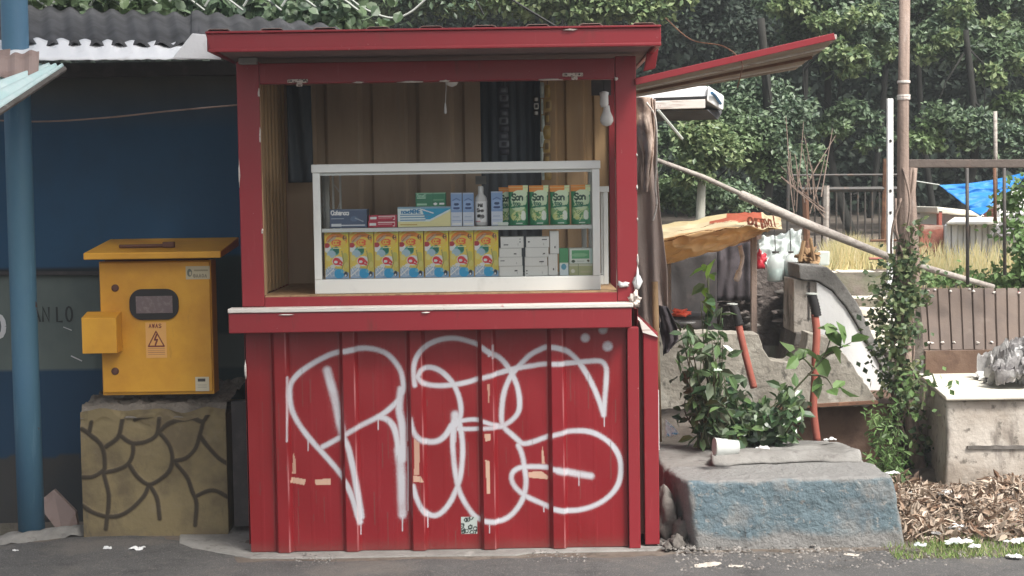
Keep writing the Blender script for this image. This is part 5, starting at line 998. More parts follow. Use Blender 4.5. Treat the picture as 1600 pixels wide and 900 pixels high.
tag(o, 'long grey pole slanting down to the right from the kiosk\'s back corner, behind the ivy', 'pole')
# gate of thin bars and bare posts
def fence_bar(nm, x0, y0, x1, y1, Y, r, m_, par): return build(nm, MB().tube([P(x0, y0, Y), P(x1, y1, Y)], r, 6), m_, par)
ft = thing('metal_fence', P(1310, 420, 10.5), 'rusty metal fence of thin bars standing in front of the dark trees', 'fence')
for y, r in ((274, 0.009), (296, 0.018), (298, 0.012)): fence_bar('rail', 1238 if y < 280 else 1252, y, 1402, y-1, 10.5, r, 'darksteel', ft)
for i in range(13):
    x = 1262+i*11.2; fence_bar('upright', x, 402, x, 298 if i % 3 else 292, 10.5, 0.0065, 'darksteel', ft)
fence_bar('post', 1258, 300, 1262, 420, 10.45, 0.024, 'rust', ft); fence_bar('post', 1291, 290, 1290, 402, 10.45, 0.022, 'greywood', ft); fence_bar('post', 1384, 248, 1380, 400, 10.5, 0.02, 'rust', ft); fence_bar('post', 1232, 262, 1230, 420, 10.5, 0.012, 'darksteel', ft)
fence_bar('rail', 1360, 376, 1412, 375, 8.8, 0.008, 'rust', ft); fence_bar('rail', 1358, 404, 1414, 404, 8.8, 0.008, 'pinkrust', ft)
ds = thing('dead_branches', P(1260, 330, 9.8), 'fan of bare grey twigs in front of the metal fence', 'branches')
rr = random.Random(21); mb = MB()
for i in range(17):
    a = P(rr.uniform(1235, 1290), rr.uniform(300, 345), 9.8); an = rr.uniform(0.9, 2.7) if i % 2 else rr.uniform(1.35, 1.75); L = rr.uniform(0.2, 0.5)
    b = a+Vector((math.cos(an)*L, rr.uniform(-.1, .1), math.sin(an)*L)); mb.tube([a, a.lerp(b, .5)+Vector((rr.uniform(-.02, .02), 0, 0)), b], [0.005, 0.004, 0.002], 5)
build('twigs', mb, 'polewood', ds)
# blue tarp
o = build('blue_tarp', MB().add([], []), 'tarpb') if False else None
A, B, Cc = P(1468, 289, 9.2), P(1612, 266, 9.2), P(1531, 338, 9.0)
mb = MB(); n = 40
idx = {}
for i in range(n+1):
    for j in range(n+1-i):
        u, v = i/n, j/n; p = A*(1-u-v)+B*u+Cc*v; p = p+Vector((0, 0.03*noise.noise(Vector((u*5, v*7, 0)))+0.012*noise.noise(Vector((u*14, v*14, 3))), -0.02*math.sin(math.pi*u)*(1-v)))
        idx[i, j] = len(mb.v); mb.v.append(tuple(p))
for i in range(n):
    for j in range(n-i):
        mb.f.append((idx[i, j], idx[i+1, j], idx[i, j+1]))
        if i+j < n-1: mb.f.append((idx[i+1, j], idx[i+1, j+1], idx[i, j+1]))
o = build('blue_tarp', mb, 'tarpb', smooth=True, solid=0.003); tag(o, 'bright blue triangular tarp tied under the rusty beam', 'tarp')
o = build('tarp_rope', MB().tube([P(1424, 282, 9.2), A], 0.004, 5), 'bone'); tag(o, 'pale rope from the pole to the left corner of the blue tarp', 'rope')
# tombs / walls in the sunny yard behind
o = build('brick_wall', pxprism([(1420, 445), (1444, 352), (1474, 352), (1474, 455)], 9.9, 0.3), 'brick'); tag(o, 'low red brick wall just right of the ivy pole', 'wall')
hut = thing('white_hut', P(1500, 420, 10.2), 'small whitewashed hut wall with flat roof edge below the blue tarp', 'hut')
build('hut_wall', pxprism([(1476, 450), (1476, 334), (1534, 336), (1534, 450)], 10.1, 0.6), 'white', hut); build('hut_roof', pxprism([(1464, 334), (1464, 323), (1528, 330), (1540, 338)], 9.95, 0.8), 'cream', hut, bev=0.01)
build('corner_post', pxprism([(1466, 400), (1467, 330), (1472, 330), (1472, 400)], 9.95, 0.05), 'pinkrust', hut)
o = build('brick_pier', pxprism([(1540, 450), (1536, 345), (1560, 318), (1578, 318), (1580, 450)], 10.4, 0.3), 'brick'); tag(o, 'red brick pier between blue tarp and right edge vine', 'pier')
o = build('cream_wall', pxprism([(1562, 350), (1562, 300), (1640, 296), (1640, 380)], 10.3, 0.3), 'white'); tag(o, 'pale wall corner behind the blue tarp\'s right side', 'wall')
fz = thing('white_panel_fence', P(1530, 440, 9.4), 'row of weathered white vertical panels in the yard', 'fence')
for i in range(13):
    x = 1478+i*9.6; build('panel', pxprism([(x, 455), (x, 350+rr.uniform(-2, 3)), (x+7.6, 350+rr.uniform(-2, 3)), (x+7.6, 455)], 9.4+rr.uniform(0, .05), 0.04), 'asbwhite', fz, bev=0.003)
o = build('tomb_cap', MB().hexa([P(1478, 352, 9.3), P(1558, 352, 9.3), P(1566, 344, 10.0), P(1490, 344, 10.0), P(1478, 347, 9.3), P(1558, 347, 9.3), P(1566, 339, 10.0), P(1490, 339, 10.0)]), 'cream', bev=0.01); tag(o, 'cream slab lying along the top of the white panels', 'slab')
o = build('grey_sheet', MB().sheet(P(1548, 365, 9.2), P(1620, 365, 9.2), P(1570, 338, 9.5), P(1620, 330, 9.5), 30, 20, lambda u, v: 0.03*noise.noise(Vector((u*6, v*6, 0)))), 'greyplastic', solid=0.003, smooth=True); tag(o, 'grey plastic sheet draped over the right end of the white panels', 'sheet')

# ================================================================== STALL WITH YELLOW TARP
stl = thing('stall', P(1150, 520, 8.4), 'dark makeshift stall with wooden posts under the yellow tarp', 'stall')
build('stall_post', MB().prism([P(1174, 520, 8.0), P(1174, 366, 8.0), P(1183, 366, 8.0), P(1183, 520, 8.0)], 0.035), 'polewood', stl, bev=0.003)
build('stall_post', MB().prism([P(1043, 520, 8.2), P(1043, 400, 8.2), P(1049, 400, 8.2), P(1049, 520, 8.2)], 0.03), 'polewood', stl)
build('stall_back', pxprism([(1020, 540), (1020, 395), (1176, 372), (1250, 366), (1250, 540)], 9.0, 0.1), 'stonewall', stl)
build('stall_curtain', MB().sheet(P(1030, 520, 8.6), P(1120, 520, 8.6), P(1030, 396, 8.6), P(1120, 388, 8.6), 60, 10, lambda u, v: 0.02*noise.noise(Vector((u*4, v*2.5, 0)))), 'dark', stl, smooth=True, solid=0.004)
build('stall_curtain', MB().sheet(P(1120, 470, 8.7), P(1176, 470, 8.7), P(1120, 380, 8.7), P(1176, 372, 8.7), 40, 10, lambda u, v: 0.03*noise.noise(Vector((u*5, v*1.5, 4)))), 'darkcloth', stl, smooth=True, solid=0.004)
build('stall_beam', MB().prism([P(1026, 408, 8.05), P(1026, 400, 8.05), P(1190, 366, 8.05), P(1190, 373, 8.05)], 0.04), 'polewood', stl)
build('table_top', MB().prism([P(1040, 500, 8.1), P(1040, 494, 8.1), P(1110, 494, 8.1), P(1110, 500, 8.1)], 0.3), 'dark', stl)
rr = random.Random(4)
for i in range(24):
    px = rr.uniform(1130, 1235); py = rr.uniform(452, 512)
    build('rubble_stone', blob(P(px, py, 8.93), (rr.uniform(.02, .06), 0.05, rr.uniform(.012, .022)), i+60, .5, 2), 'stonewall' if i % 3 else 'concdark', stl, smooth=True)
# clear sheet and bottles
o = build('clear_sheet', MB().sheet(P(1186, 412, 8.3), P(1252, 412, 8.3), P(1186, 372, 8.4), P(1252, 358, 8.4), 40, 24, lambda u, v: 0.05*noise.noise(Vector((u*6, v*5, 0)))), 'clearplastic', solid=0.002, smooth=True); tag(o, 'milky clear plastic sheet hanging beside the yellow tarp', 'plastic sheet')
def jug(px, w, y0, y1, label):
    Y = 8.15; a = P(px, y1, Y); b = P(px, y0, Y); h = b.z-a.z; r = w/2/FPX*Y
    t = thing('water_bottle', (a.x, Y, a.z), label, 'water bottle', 'clear water bottles hung by the stall')
    build('bottle_shell', MB().lathe(tuple(a), [(r*.85, 0), (r, h*.06), (r*.95, h*.3), (r, h*.34), (r, h*.66), (r*.6, h*.86), (r*.35, h*.9), (r*.35, h*.97)], 20), 'clearplastic', t, smooth=True)
    build('bottle_water', MB().lathe((a.x, Y, a.z+h*.02), [(r*.78, 0), (r*.9, h*.06), (r*.88, h*.42)], 20), mat('pale_water', (0.42, 0.58, 0.56), .2), t, smooth=True)
    build('bottle_cap', MB().lathe((a.x, Y, a.z+h*.95), [(r*.4, 0), (r*.4, h*.06)], 14), 'darksteel', t)
    build('hanger', MB().tube([(a.x, Y, a.z+h), (a.x, Y+.03, a.z+h+0.12)], 0.003, 5), 'cable', t)
jug(1212, 27, 393, 440, 'left and larger of the two clear water bottles, beside the red bag')
jug(1236, 22, 393, 436, 'right one of the two clear water bottles, next to the stair wall pier')
o = build('red_bag', blob(P(1187, 408, 8.05), (0.034, 0.03, 0.05), 5, .6, 3), 'redplastic', smooth=True); tag(o, 'small red and white bag hanging on the stall post', 'bag')
rag = MB().tube(quad_path([P(1156, 384, 7.95), P(1160, 405, 7.95), P(1155, 425, 7.95), P(1150, 440, 7.95)], 5), [0.012]*5+[0.010]*5+[0.016]*5+[0.006], 8)
o = build('pale_rag', rag, 'cream_rag', smooth=True); tag(o, 'pale twisted rag hanging from the edge of the yellow tarp', 'rag')
# items on pier
o = build('wood_offcuts', blob(P(1262, 402, 8.0), (0.055, 0.05, 0.04), 8, .9, 3).tube([P(1250, 408, 7.95), P(1256, 376, 7.95)], 0.012, 6).tube([P(1272, 408, 7.95), P(1266, 372, 7.95)], 0.01, 6), 'wood', smooth=False); tag(o, 'bundle of wood offcuts piled on the end pier of the stair wall', 'wood')
o = build('plastic_box', MB().hexa([P(1280, 415, 8.15), P(1296, 415, 8.15), P(1296, 415, 8.3), P(1280, 415, 8.3), P(1277, 392, 8.15), P(1297, 392, 8.15), P(1297, 392, 8.3), P(1277, 392, 8.3)]), 'clearplastic', bev=0.01); tag(o, 'small clear plastic tub beside the wood offcuts', 'tub')
# orange thing on the stall table
og = G(1062, 490); q = P(1062, 493, 8.1)
o = build('orange_cloth', blob((q.x, 8.08, q.z+0.015), (0.055, 0.05, 0.022), 3, .6, 3), 'orange', smooth=True); tag(o, 'bright orange bundle lying on the stall table', 'bundle')
q = P(1068, 499, 8.08); o = build('white_rim_bowl', MB().lathe((q.x+.01, 7.98, q.z-0.02), [(0.02, 0), (0.04, 0.008), (0.045, 0.014)], 16), 'plastic', smooth=True); tag(o, 'small white dish just below the orange bundle', 'dish')
# yellow tarp
cv = Canvas(200, 100, 200, 100, (0.88, 0.66, 0.38)); cv.put(cv.y > 48+8*np.sin(cv.x/40), (0.9, 0.8, 0.58)); cv.put((cv.y > 72+6*np.sin(cv.x/30)) & (cv.x > 70) & (cv.x < 150), (0.66, 0.20, 0.12)); cv.put((cv.y > 86) & (cv.x < 90), (0.86, 0.76, 0.5))
cv.put(np.abs(cv.y-46-0.06*cv.x+4*np.sin(cv.x/12)) < 0.9, (0.35, 0.17, 0.06)); cv.put(np.abs(cv.y-74+0.03*cv.x-3*np.sin(cv.x/9)) < 0.7, (0.4, 0.2, 0.08))
ink2 = (0.20, 0.05, 0.02)
xx = 122
for ch in 'ormal':
    for stn in GL[ch]: cv.line([(xx+p[0]*(12 if ch == 'm' else 8.5), 54+p[1]*44) for p in stn], 2.3, ink2)
    xx += {'o': 14, 'r': 10, 'm': 17, 'a': 16, 'l': 6}[ch]
n1, n2 = 200, 100
tlow = [(1022, 416, 7.75), (1085, 400, 7.7), (1150, 382, 7.7), (1196, 362, 7.75), (1216, 352, 7.9)]
tmid = [(1022, 372, 7.6), (1080, 366, 7.55), (1150, 352, 7.55), (1196, 355, 7.65), (1222, 357, 7.75)]
ttop = [(1022, 352, 8.3), (1080, 342, 8.2), (1150, 331, 8.1), (1190, 331, 8.0), (1220, 340, 7.95)]
def lp(L_, u):
    f_ = u*(len(L_)-1); i = min(int(f_), len(L_)-2); t = f_-i; return tuple(L_[i][k_]*(1-t)+L_[i+1][k_]*t for k_ in range(3))
mb = MB()
for j in range(n2+1):
    for i in range(n1+1):
        u, v = i/n1, j/n2; a = lp(tlow, u); b = lp(tmid, u); c_ = lp(ttop, u)
        r_ = tuple((a[q]*(1-v*2)+b[q]*v*2) if v < .5 else (b[q]*(2-v*2)+c_[q]*(v*2-1)) for q in range(3))
        p = P(r_[0], r_[1], r_[2]); fo = noise.noise(Vector((u*5+v*3, v*2.5-u*2, 0)))*0.03+abs(noise.noise(Vector((u*9-v*6, v*4+u*5, 2))))*0.045
        mb.v.append((p.x, p.y+fo*(1 if v < .6 else .4), p.z+0.006*noise.noise(Vector((u*9, v*4, 7)))-0.02*abs(noise.noise(Vector((u*6+v*5, v*3-u*3, 5))))))
mb.f = [(j*(n1+1)+i, j*(n1+1)+i+1, (j+1)*(n1+1)+i+1, (j+1)*(n1+1)+i) for j in range(n2) for i in range(n1)]
o = build('yellow_tarp', mb, 'tarpy', smooth=True, solid=0.004, attrs=dict(paint=cv.c.reshape(-1, 3))); tag(o, 'sagging yellow banner tarp with brown letters over the stall', 'tarp')
# white shop roof box behind the kiosk hatch
nb = thing('white_canopy', P(1070, 150, 8.2), 'white canopy box of a neighbouring stall behind the raised hatch', 'canopy')
build('canopy_fascia', MB().hexa([P(990, 160, 8.0), P(1105, 155, 8.0), P(1128, 172, 8.6), P(990, 175, 8.6), P(990, 138, 8.0), P(1105, 134, 8.0), P(1128, 152, 8.6), P(990, 150, 8.6)]), 'asbwhite', nb, bev=0.01)
build('canopy_end', MB().hexa([P(1105, 158, 7.98), P(1128, 172, 8.2), P(1130, 172, 8.5), P(1108, 158, 8.5), P(1106, 134, 7.98), P(1131, 150, 8.2), P(1131, 150, 8.5), P(1108, 136, 8.5)]), 'white', nb, bev=0.006)
build('canopy_mark', MB().tube([P(1112, 145, 7.98), P(1118, 150, 8.06), P(1126, 162, 8.14)], 0.008, 5), mat('blue_mark', (0.05, 0.16, 0.3), .6), nb)
build('canopy_slat', MB().prism([P(1022, 171, 7.97), P(1022, 158, 7.97), P(1102, 155, 7.97), P(1102, 169, 7.97)], 0.03), 'trimwhite', nb, bev=0.003)
build('canopy_gap', MB().prism([P(1022, 157, 7.975), P(1022, 153, 7.975), P(1104, 150, 7.975), P(1104, 154, 7.975)], 0.02), 'black', nb)
build('canopy_underside', MB().hexa([P(1022, 190, 8.3), P(1122, 187, 8.3), P(1128, 176, 8.7), P(1022, 176, 8.7), P(1022, 173, 8.0), P(1104, 171, 8.0), P(1128, 172, 8.7), P(1022, 174, 8.7)]), 'tealroof' if False else 'asb', nb)
o = build('canopy_strut', MB().tube([P(1028, 172, 7.9), P(1066, 217, 8.0)], 0.008, 6), 'bone'); o.parent = nb; o.location = Vector(o.location)-nb.location
# cloth bundle hanging at the kiosk's back right corner
def hang(nm, pts_l, pts_r, Y, m_, label, amp=0.02, fr=20):
    n1, n2 = 40, 60; mb = MB()
    for j in range(n2+1):
        v = j/n2
        l_ = lp([(x, y, 0) for x, y in pts_l], v); r_ = lp([(x, y, 0) for x, y in pts_r], v)
        for i in range(n1+1):
            u = i/n1; p = P(l_[0]*(1-u)+r_[0]*u, l_[1]*(1-u)+r_[1]*u, Y)
            mb.v.append((p.x, Y+amp*math.sin(u*fr+2*noise.noise(Vector((u*2, v*3, 0))))+0.02*noise.noise(Vector((u*4, v*5, Y))), p.z))
    mb.f = [(j*(n1+1)+i, j*(n1+1)+i+1, (j+1)*(n1+1)+i+1, (j+1)*(n1+1)+i) for j in range(n2) for i in range(n1)]
    o = build(nm, mb, m_, smooth=True, solid=0.004); return tag(o, label, 'cloth')
hang('hanging_cloth', [(985, 150), (985, 300), (986, 420), (992, 520), (1000, 560)], [(1024, 155), (1026, 250), (1032, 330), (1042, 420), (1044, 480)], 7.12, 'cloth', 'long taupe cloth hanging down behind the right post of the kiosk', 0.018, 16)
hang('hanging_cloth', [(988, 152), (990, 190), (1004, 240), (1006, 300)], [(1020, 152), (1024, 200), (1022, 240), (1012, 300)], 7.06, 'cream_rag', 'dirty cream cloth knotted at the top of the long taupe cloth', 0.03, 9)
hang('hanging_cloth', [(1024, 475), (1030, 510), (1036, 540), (1036, 556)], [(1044, 480), (1058, 510), (1060, 530), (1048, 545)], 7.1, 'darkcloth', 'dark grey cloth bundle hanging low beside the wooden stick', 0.02, 10)
o = build('bamboo_stick', MB().tube([P(1029, 690, 6.92), P(1026, 560, 6.93), P(1023, 440, 6.95)], [0.016, 0.015, 0.015], 10), 'wood', smooth=True); tag(o, 'rough brown wooden stick standing against the hanging cloth', 'stick')
o = build('pale_rope', MB().tube(quad_path([P(1010, 160, 7.0), P(1024, 185, 7.0), P(1026, 240, 7.0), P(1024, 290, 7.0), P(1026, 320, 7.0), P(1020, 345, 7.0)], 6), 0.005, 6), 'trimwhite', smooth=True); tag(o, 'pale rope dangling along the right edge of the hanging cloth', 'rope')

# ================================================================== PIPES, SMALL THINGS ON THE BLOCK
def pipe(pts, r, label, Y, sleeve=None):
    t = thing('red_pipe', P(*pts[0], Y), label, 'pipe', 'red-brown upright pipes')
    build('pipe_tube', MB().tube(quad_path([P(a, b, Y) for a, b in pts], 5), r, 12), 'pinkrust', t, smooth=True)
    if sleeve:
        q = quad_path([P(a, b, Y) for a, b in sleeve], 8); build('black_sleeve', MB().tube(q, [r*1.22+0.002*(i % 2) for i in range(len(q))], 12), 'black', t, smooth=True)
        e = q[-1]; build('sleeve_rim', MB().lathe(tuple(e), [(r*1.5, 0), (r*1.5, .006)], 12), 'bone', t)
    return t
pipe([(1178, 606), (1170, 575), (1160, 535), (1152, 498)], 0.0165, 'leaning red-brown pipe with a black top rising out of the shrub', 7.05, [(1155, 508), (1150, 490), (1144, 476)])
pipe([(1277, 690), (1271, 640), (1273, 600), (1274, 560), (1276, 520), (1273, 490)], 0.0175, 'upright red-brown pipe with a ribbed black sleeve in front of the stair wall', 6.95, [(1276, 494), (1273, 478), (1268, 460)])
cp = P(1134, 700, 6.22)
t = thing('plastic_cup', (cp.x, 6.22, cp.z-0.03), 'clear ribbed plastic cup lying on its side on the concrete block', 'cup')
mb = MB(); ax = Vector((1, 0.15, -0.06)).normalized()
mb.lathe(tuple(P(1117, 698, 6.22)), [(0.036, 0), (0.037, 0.004), (0.034, 0.03), (0.0335, 0.05), (0.031, 0.055), (0.028, 0.098)], 26, tuple(ax)); build('cup_wall', mb, 'cupplastic', t, smooth=True)
build('cup_rim', MB().lathe(tuple(P(1116, 698, 6.22)), [(0.037, 0), (0.038, 0.003), (0.037, 0.006)], 26, tuple(ax)), 'bone', t)
zt_b = 0.31
scrap('paper_scrap', 1192, 703, 0.035, 'plastic', 'small white crumpled scrap on the slab right of the plastic cup', 'litter', Y=6.5, seed=12)
scrap('paper_scrap', 1298, 688, 0.026, 'plastic', 'small white crumpled scrap beside the foot of the upright pipe', 'litter', Y=6.7, seed=13)
o = build('snack_packet', MB().sheet(P(1040, 682, 6.85), P(1062, 678, 6.85), P(1040, 655, 6.9), P(1050, 664, 6.9), 16, 12, lambda u, v: 0.012*noise.noise(Vector((u*4, v*4, 0)))), mat('packet_blue_white', (0.7, 0.78, 0.8), .4, [((0.03, 0.35, 0.6), 18, .5, .56, 1.0)]), solid=0.003); tag(o, 'crumpled blue and white packet beside the wooden stick', 'packet')

# ================================================================== PLANTS NEAR
def plant(nm, label, base, stems, leafsz, nleaf, lm, sm='stem', shape=1, jitter=0.03, r0=0.006, ratio=0.5, start=0.15, cat='plant', up=0.5):
    t = thing(nm, base, label, cat); ms = MB(); ml = MB()
    for pts in stems:
        q = quad_path(pts, 6); n = len(q); ms.tube(q, [r0*(1-0.75*i/(n-1)) for i in range(n)], 6)
        ps = []
        for i in range(nleaf):
            f_ = start+(1-start)*(i+0.5*R())/nleaf; k_ = f_*(n-1); a = int(min(k_, n-2)); p = q[a].lerp(q[a+1], k_-a); ps.append(p+Vector((U(-1, 1), U(-1, 1), U(-.6, .8)))*jitter)
        ps.append(q[-1]); leafmesh(ml, np.array([tuple(p) for p in ps]), leafsz, up=up, shape=shape, ratio=ratio, droop=0.25)
    build('stems', ms, sm, t, smooth=True); build('foliage', ml, lm, t, smooth=False); return t
rr = random.Random(31)
def curve_to(b, px, py, Y, bend=0.05):
    e = P(px, py, Y); m_ = Vector(b).lerp(e, .5)+Vector((rr.uniform(-bend, bend), rr.uniform(-bend, bend), bend*.5)); return [b, m_, e]
base_ = P(1125, 700, 6.75)
st_ = [curve_to(P(1122, 700, 6.7), 1108, 430, 6.75, 0.03), curve_to(P(1118, 690, 6.7), 1095, 470, 6.7, .04), curve_to(P(1120, 690, 6.7), 1128, 480, 6.75, .03)]
for i in range(18): st_.append(curve_to(P(1110+rr.uniform(-20, 30), 700, 6.72), rr.uniform(1052, 1150), rr.uniform(500, 640), rr.uniform(6.5, 6.9), .05))
plant('leafy_shrub', 'tall glossy-leaved green shrub growing between kiosk and broken wall', base_, st_, 0.075, 13, 'leafD', jitter=0.035, ratio=.44)
st_ = [curve_to(P(1190+rr.uniform(-30, 30), 702, 6.75), rr.uniform(1120, 1262), rr.uniform(600, 690), rr.uniform(6.45, 6.95), .05) for i in range(34)]
plant('low_shrub', 'low dense dark-leaved bush spreading over the back of the concrete slab', P(1190, 702, 6.75), st_, 0.062, 13, 'leafD', jitter=0.04, ratio=.5)
o = plant('young_shoot', 'light green shoot with broad leaves topping the tall shrub', P(1108, 470, 6.75), [[P(1108, 470, 6.75), P(1106, 440, 6.74), P(1104, 414, 6.72)]], 0.085, 5, 'leafF', jitter=0.012, r0=.005, ratio=.55)
st_ = [[P(1215, 640, 6.8), P(1245, 605, 6.78), P(1285, 560, 6.75), P(1300, 520, 6.75), P(1302, 508, 6.75)], [P(1262, 585, 6.77), P(1290, 590, 6.75), P(1302, 608, 6.72)], [P(1285, 560, 6.75), P(1310, 545, 6.74), P(1330, 535, 6.74)], [P(1270, 575, 6.75), P(1255, 560, 6.74), P(1240, 560, 6.74)]]
plant('sapling', 'young sapling with a few large round leaves crossing the upright pipe', P(1215, 640, 6.8), st_, 0.095, 5, 'leafE', jitter=0.03, r0=.006, ratio=.62, start=.45)
st_ = [curve_to(P(1396+rr.uniform(-12, 16), 790, 6.85), rr.uniform(1352, 1416), rr.uniform(620, 780), rr.uniform(6.6, 7.0), .05) for i in range(30)]
plant('feathery_weed', 'feathery light green weed at the foot of the ivy pole', P(1400, 790, 6.85), st_, 0.04, 26, 'leafE', jitter=0.025, r0=.003, ratio=.32, start=.1)
# ivy on the pole
t = thing('ivy', P(1410, 770, 7.3), 'ivy climbing round the lower half of the wooden pole', 'ivy'); ml = MB(); ms = MB()
for j in range(7):
    pts = [P(1410+14*math.sin(i*1.1+j*1.7)+ (j-3)*2, 790-i*48, 7.32-0.03*math.cos(i*1.1+j)) for i in range(10+j % 3)]; ms.tube(quad_path(pts, 5), 0.006, 5)
build('stems', ms, 'polewood', t, smooth=True)
for (px, py, rx, rz, n) in [(1412, 400, 22, 28, 200), (1408, 440, 38, 34, 620), (1408, 490, 36, 36, 620), (1404, 545, 34, 40, 520), (1405, 605, 26, 40, 380), (1412, 670, 28, 45, 380), (1425, 730, 26, 45, 350), (1428, 368, 12, 35, 90), (1380, 520, 22, 26, 150), (1375, 475, 16, 20, 60)]:
    c = P(px, py, 7.28); clump(ml, c, (rx*.72/FPX*7.3, 0.07, rz/FPX*7.3), int(n*.62), 0.034, up=.35, ratio=.75, spread=.35, low=1.0)
build('foliage', ml, 'ivy', t)
def vine(nm, label, spots, sz, m_, Y, base):
    t = thing(nm, base, label, 'climber'); ml = MB(); ms = MB()
    for (px, py, rx, rz, n) in spots: clump(ml, P(px, py, Y), (rx/FPX*Y, 0.12, rz/FPX*Y), n, sz, up=.35, ratio=.7, spread=.3, low=1.0)
    c0 = Vector(base)
    for (px, py, rx, rz, n) in spots: ms.tube([c0, c0.lerp(P(px, py, Y), .5)+Vector((.03, 0, .03)), P(px, py, Y)], 0.005, 5)
    build('stems', ms, 'stem', t); build('foliage', ml, m_, t); return t
vine('wild_vine', 'loose green climber at the right edge in front of the white panels', [(1590, 320, 18, 45, 420), (1592, 380, 24, 40, 420), (1600, 430, 24, 25, 200), (1570, 430, 16, 12, 60)], 0.04, 'leafE', 8.4, P(1598, 450, 8.4))
vine('ground_creeper', 'green creeper growing over the top edge of the brown sheet', [(1450, 435, 16, 10, 90), (1475, 440, 14, 9, 60), (1500, 432, 18, 12, 110), (1545, 435, 22, 12, 130), (1575, 442, 20, 10, 90), (1590, 438, 14, 12, 80)], 0.035, 'leafE', 8.5, P(1520, 455, 8.5))
vine('wall_creeper', 'thin trailing creeper hanging down the corner of the pale block', [(1426, 605, 10, 18, 30), (1462, 600, 18, 7, 16), (1440, 640, 8, 24, 18)], 0.032, 'leafE', 6.72, P(1430, 590, 6.8))
# creeper over the left roof (leaves larger, hanging from the top)
t = thing('roof_creeper', P(300, 30, 7.8), 'broad-leaved creeper growing over the top of the dark corrugated roof', 'creeper'); ml = MB(); ms = MB()
for i in range(60):
    px = -40+i*10.3+U(-6, 6); py = 6+(px+40)/580*30-U(-4, 26); clump(ml, P(px, py, 7.85+U(-.08, .3)), (0.11, 0.12, 0.07), 34, 0.062, up=.4, ratio=.75, spread=.35, low=1.0, shape=1)
for i in range(10): ms.tube(quad_path([P(-40+i*60, 10, 7.8), P(-20+i*60, -10, 7.8), P(20+i*60, 16, 7.78)], 5), 0.006, 5)
build('stems', ms, 'bone', t); build('foliage', ml, 'leafA', t)
# cables above
for i, (pts, m_, lb, r_) in enumerate([([(540, -8), (570, 14), (610, 28), (640, 20), (672, -8)], 'bone', 'pale loop of cable hanging in front of the leaves above the roof', .006), ([(785, -10), (820, 12), (870, 42)], 'cable', 'black cable slanting down behind the kiosk fascia, longer one', .006), ([(738, -10), (748, 8), (756, 24)], 'cable', 'short black cable above the middle of the kiosk roof', .005)]):
    o = build('cable', MB().tube(quad_path([P(a, b, 8.0) for a, b in pts], 6), r_, 6), m_, smooth=True); tag(o, lb, 'cable')

# ================================================================== GRASS, LITTER, PEBBLES
def scatter(n, fn): return np.array([fn() for _ in range(n)])
def gz_(x, y): return gh(x, y)
mb = MB()
for i in range(5200):
    x = U(1.44, 2.6); y = U(5.72, 6.2) if x < 2.2 else U(5.7, 6.5)
    if noise.noise(Vector((x*5, y*5, 1))) < -0.15 and R() < .8: continue
    if x < 1.58 and y > 6.0 and R() < .8: continue
    h = U(.012, .035); a = U(0, 6.28); dx, dy = math.cos(a)*.0025, math.sin(a)*.0025; lx, ly = U(-.02, .02), U(-.02, .02); z0 = max(gh(x, y), 0.012) if y < 5.95 else gh(x, y)
    mb.add([(x-dx, y-dy, z0), (x+dx, y+dy, z0), (x+lx, y+ly, z0+h)], [(0, 1, 2)])
o = build('grass_verge', mb, 'grass'); o['kind'] = 'stuff'; tag(o, 'short green grass verge at the lower right corner', 'grass')
mb = MB(); pos = []
for i in range(7500):
    x = U(1.50, 2.7); y = U(6.02, 6.8); 
    pos.append((x, y, gh(x, y)+U(0, .03)))
leafmesh(mb, np.array(pos), 0.04, up=.3, ratio=.32, shape=1, size_var=1.3)
for i in range(900):
    x = U(1.50, 2.7); y = U(6.02, 6.75); a = U(0, 3.14); L = U(.03, .1); z0 = gh(x, y)+U(.01, .05); mb.tube([(x, y, z0), (x+math.cos(a)*L/2, y+math.sin(a)*L/2, z0+U(0, .015)), (x+math.cos(a)*L, y+math.sin(a)*L, z0)], U(.0015, .0035), 4)
o = build('leaf_litter', mb, 'litter'); o['kind'] = 'stuff'; tag(o, 'heap of brown dead leaves and twigs below the pale block', 'leaf litter')
mb = MB()
def peb(x, y, z, s):
    q = [(x+s*math.cos(a)*U(.7, 1.1), y+s*math.sin(a)*U(.7, 1.1), z) for a in (0, 1.57, 3.14, 4.71)]; mb.add(q+[(x+U(-.2, .2)*s, y+U(-.2, .2)*s, z+s*U(.4, .9))], [(0, 1, 4), (1, 2, 4), (2, 3, 4), (3, 0, 4)])
for i in range(2600):
    x = U(-2.6, 2.6)
    if noise.noise(Vector((x*3.3, 1, 0))) < 0.02+(0 if x > .6 else .12): continue
    y = road_edge(x)+U(-.10, .05)+(-.05 if R() < .3 else 0); peb(x, y, 0.012, U(.002, .007)*(1.6 if x > .6 else 1))
for i in range(500): x = U(0.6, 1.6); y = U(5.6, 5.95); peb(x, y, 0.012, U(.003, .010))
for i in range(260): x = U(0.58, 0.75); y = U(5.95, 6.3); peb(x, y, 0.01, U(.004, .016))
o = build('gravel', mb, 'pebble'); o['kind'] = 'stuff'; tag(o, 'small loose stones along the broken road edge', 'gravel')
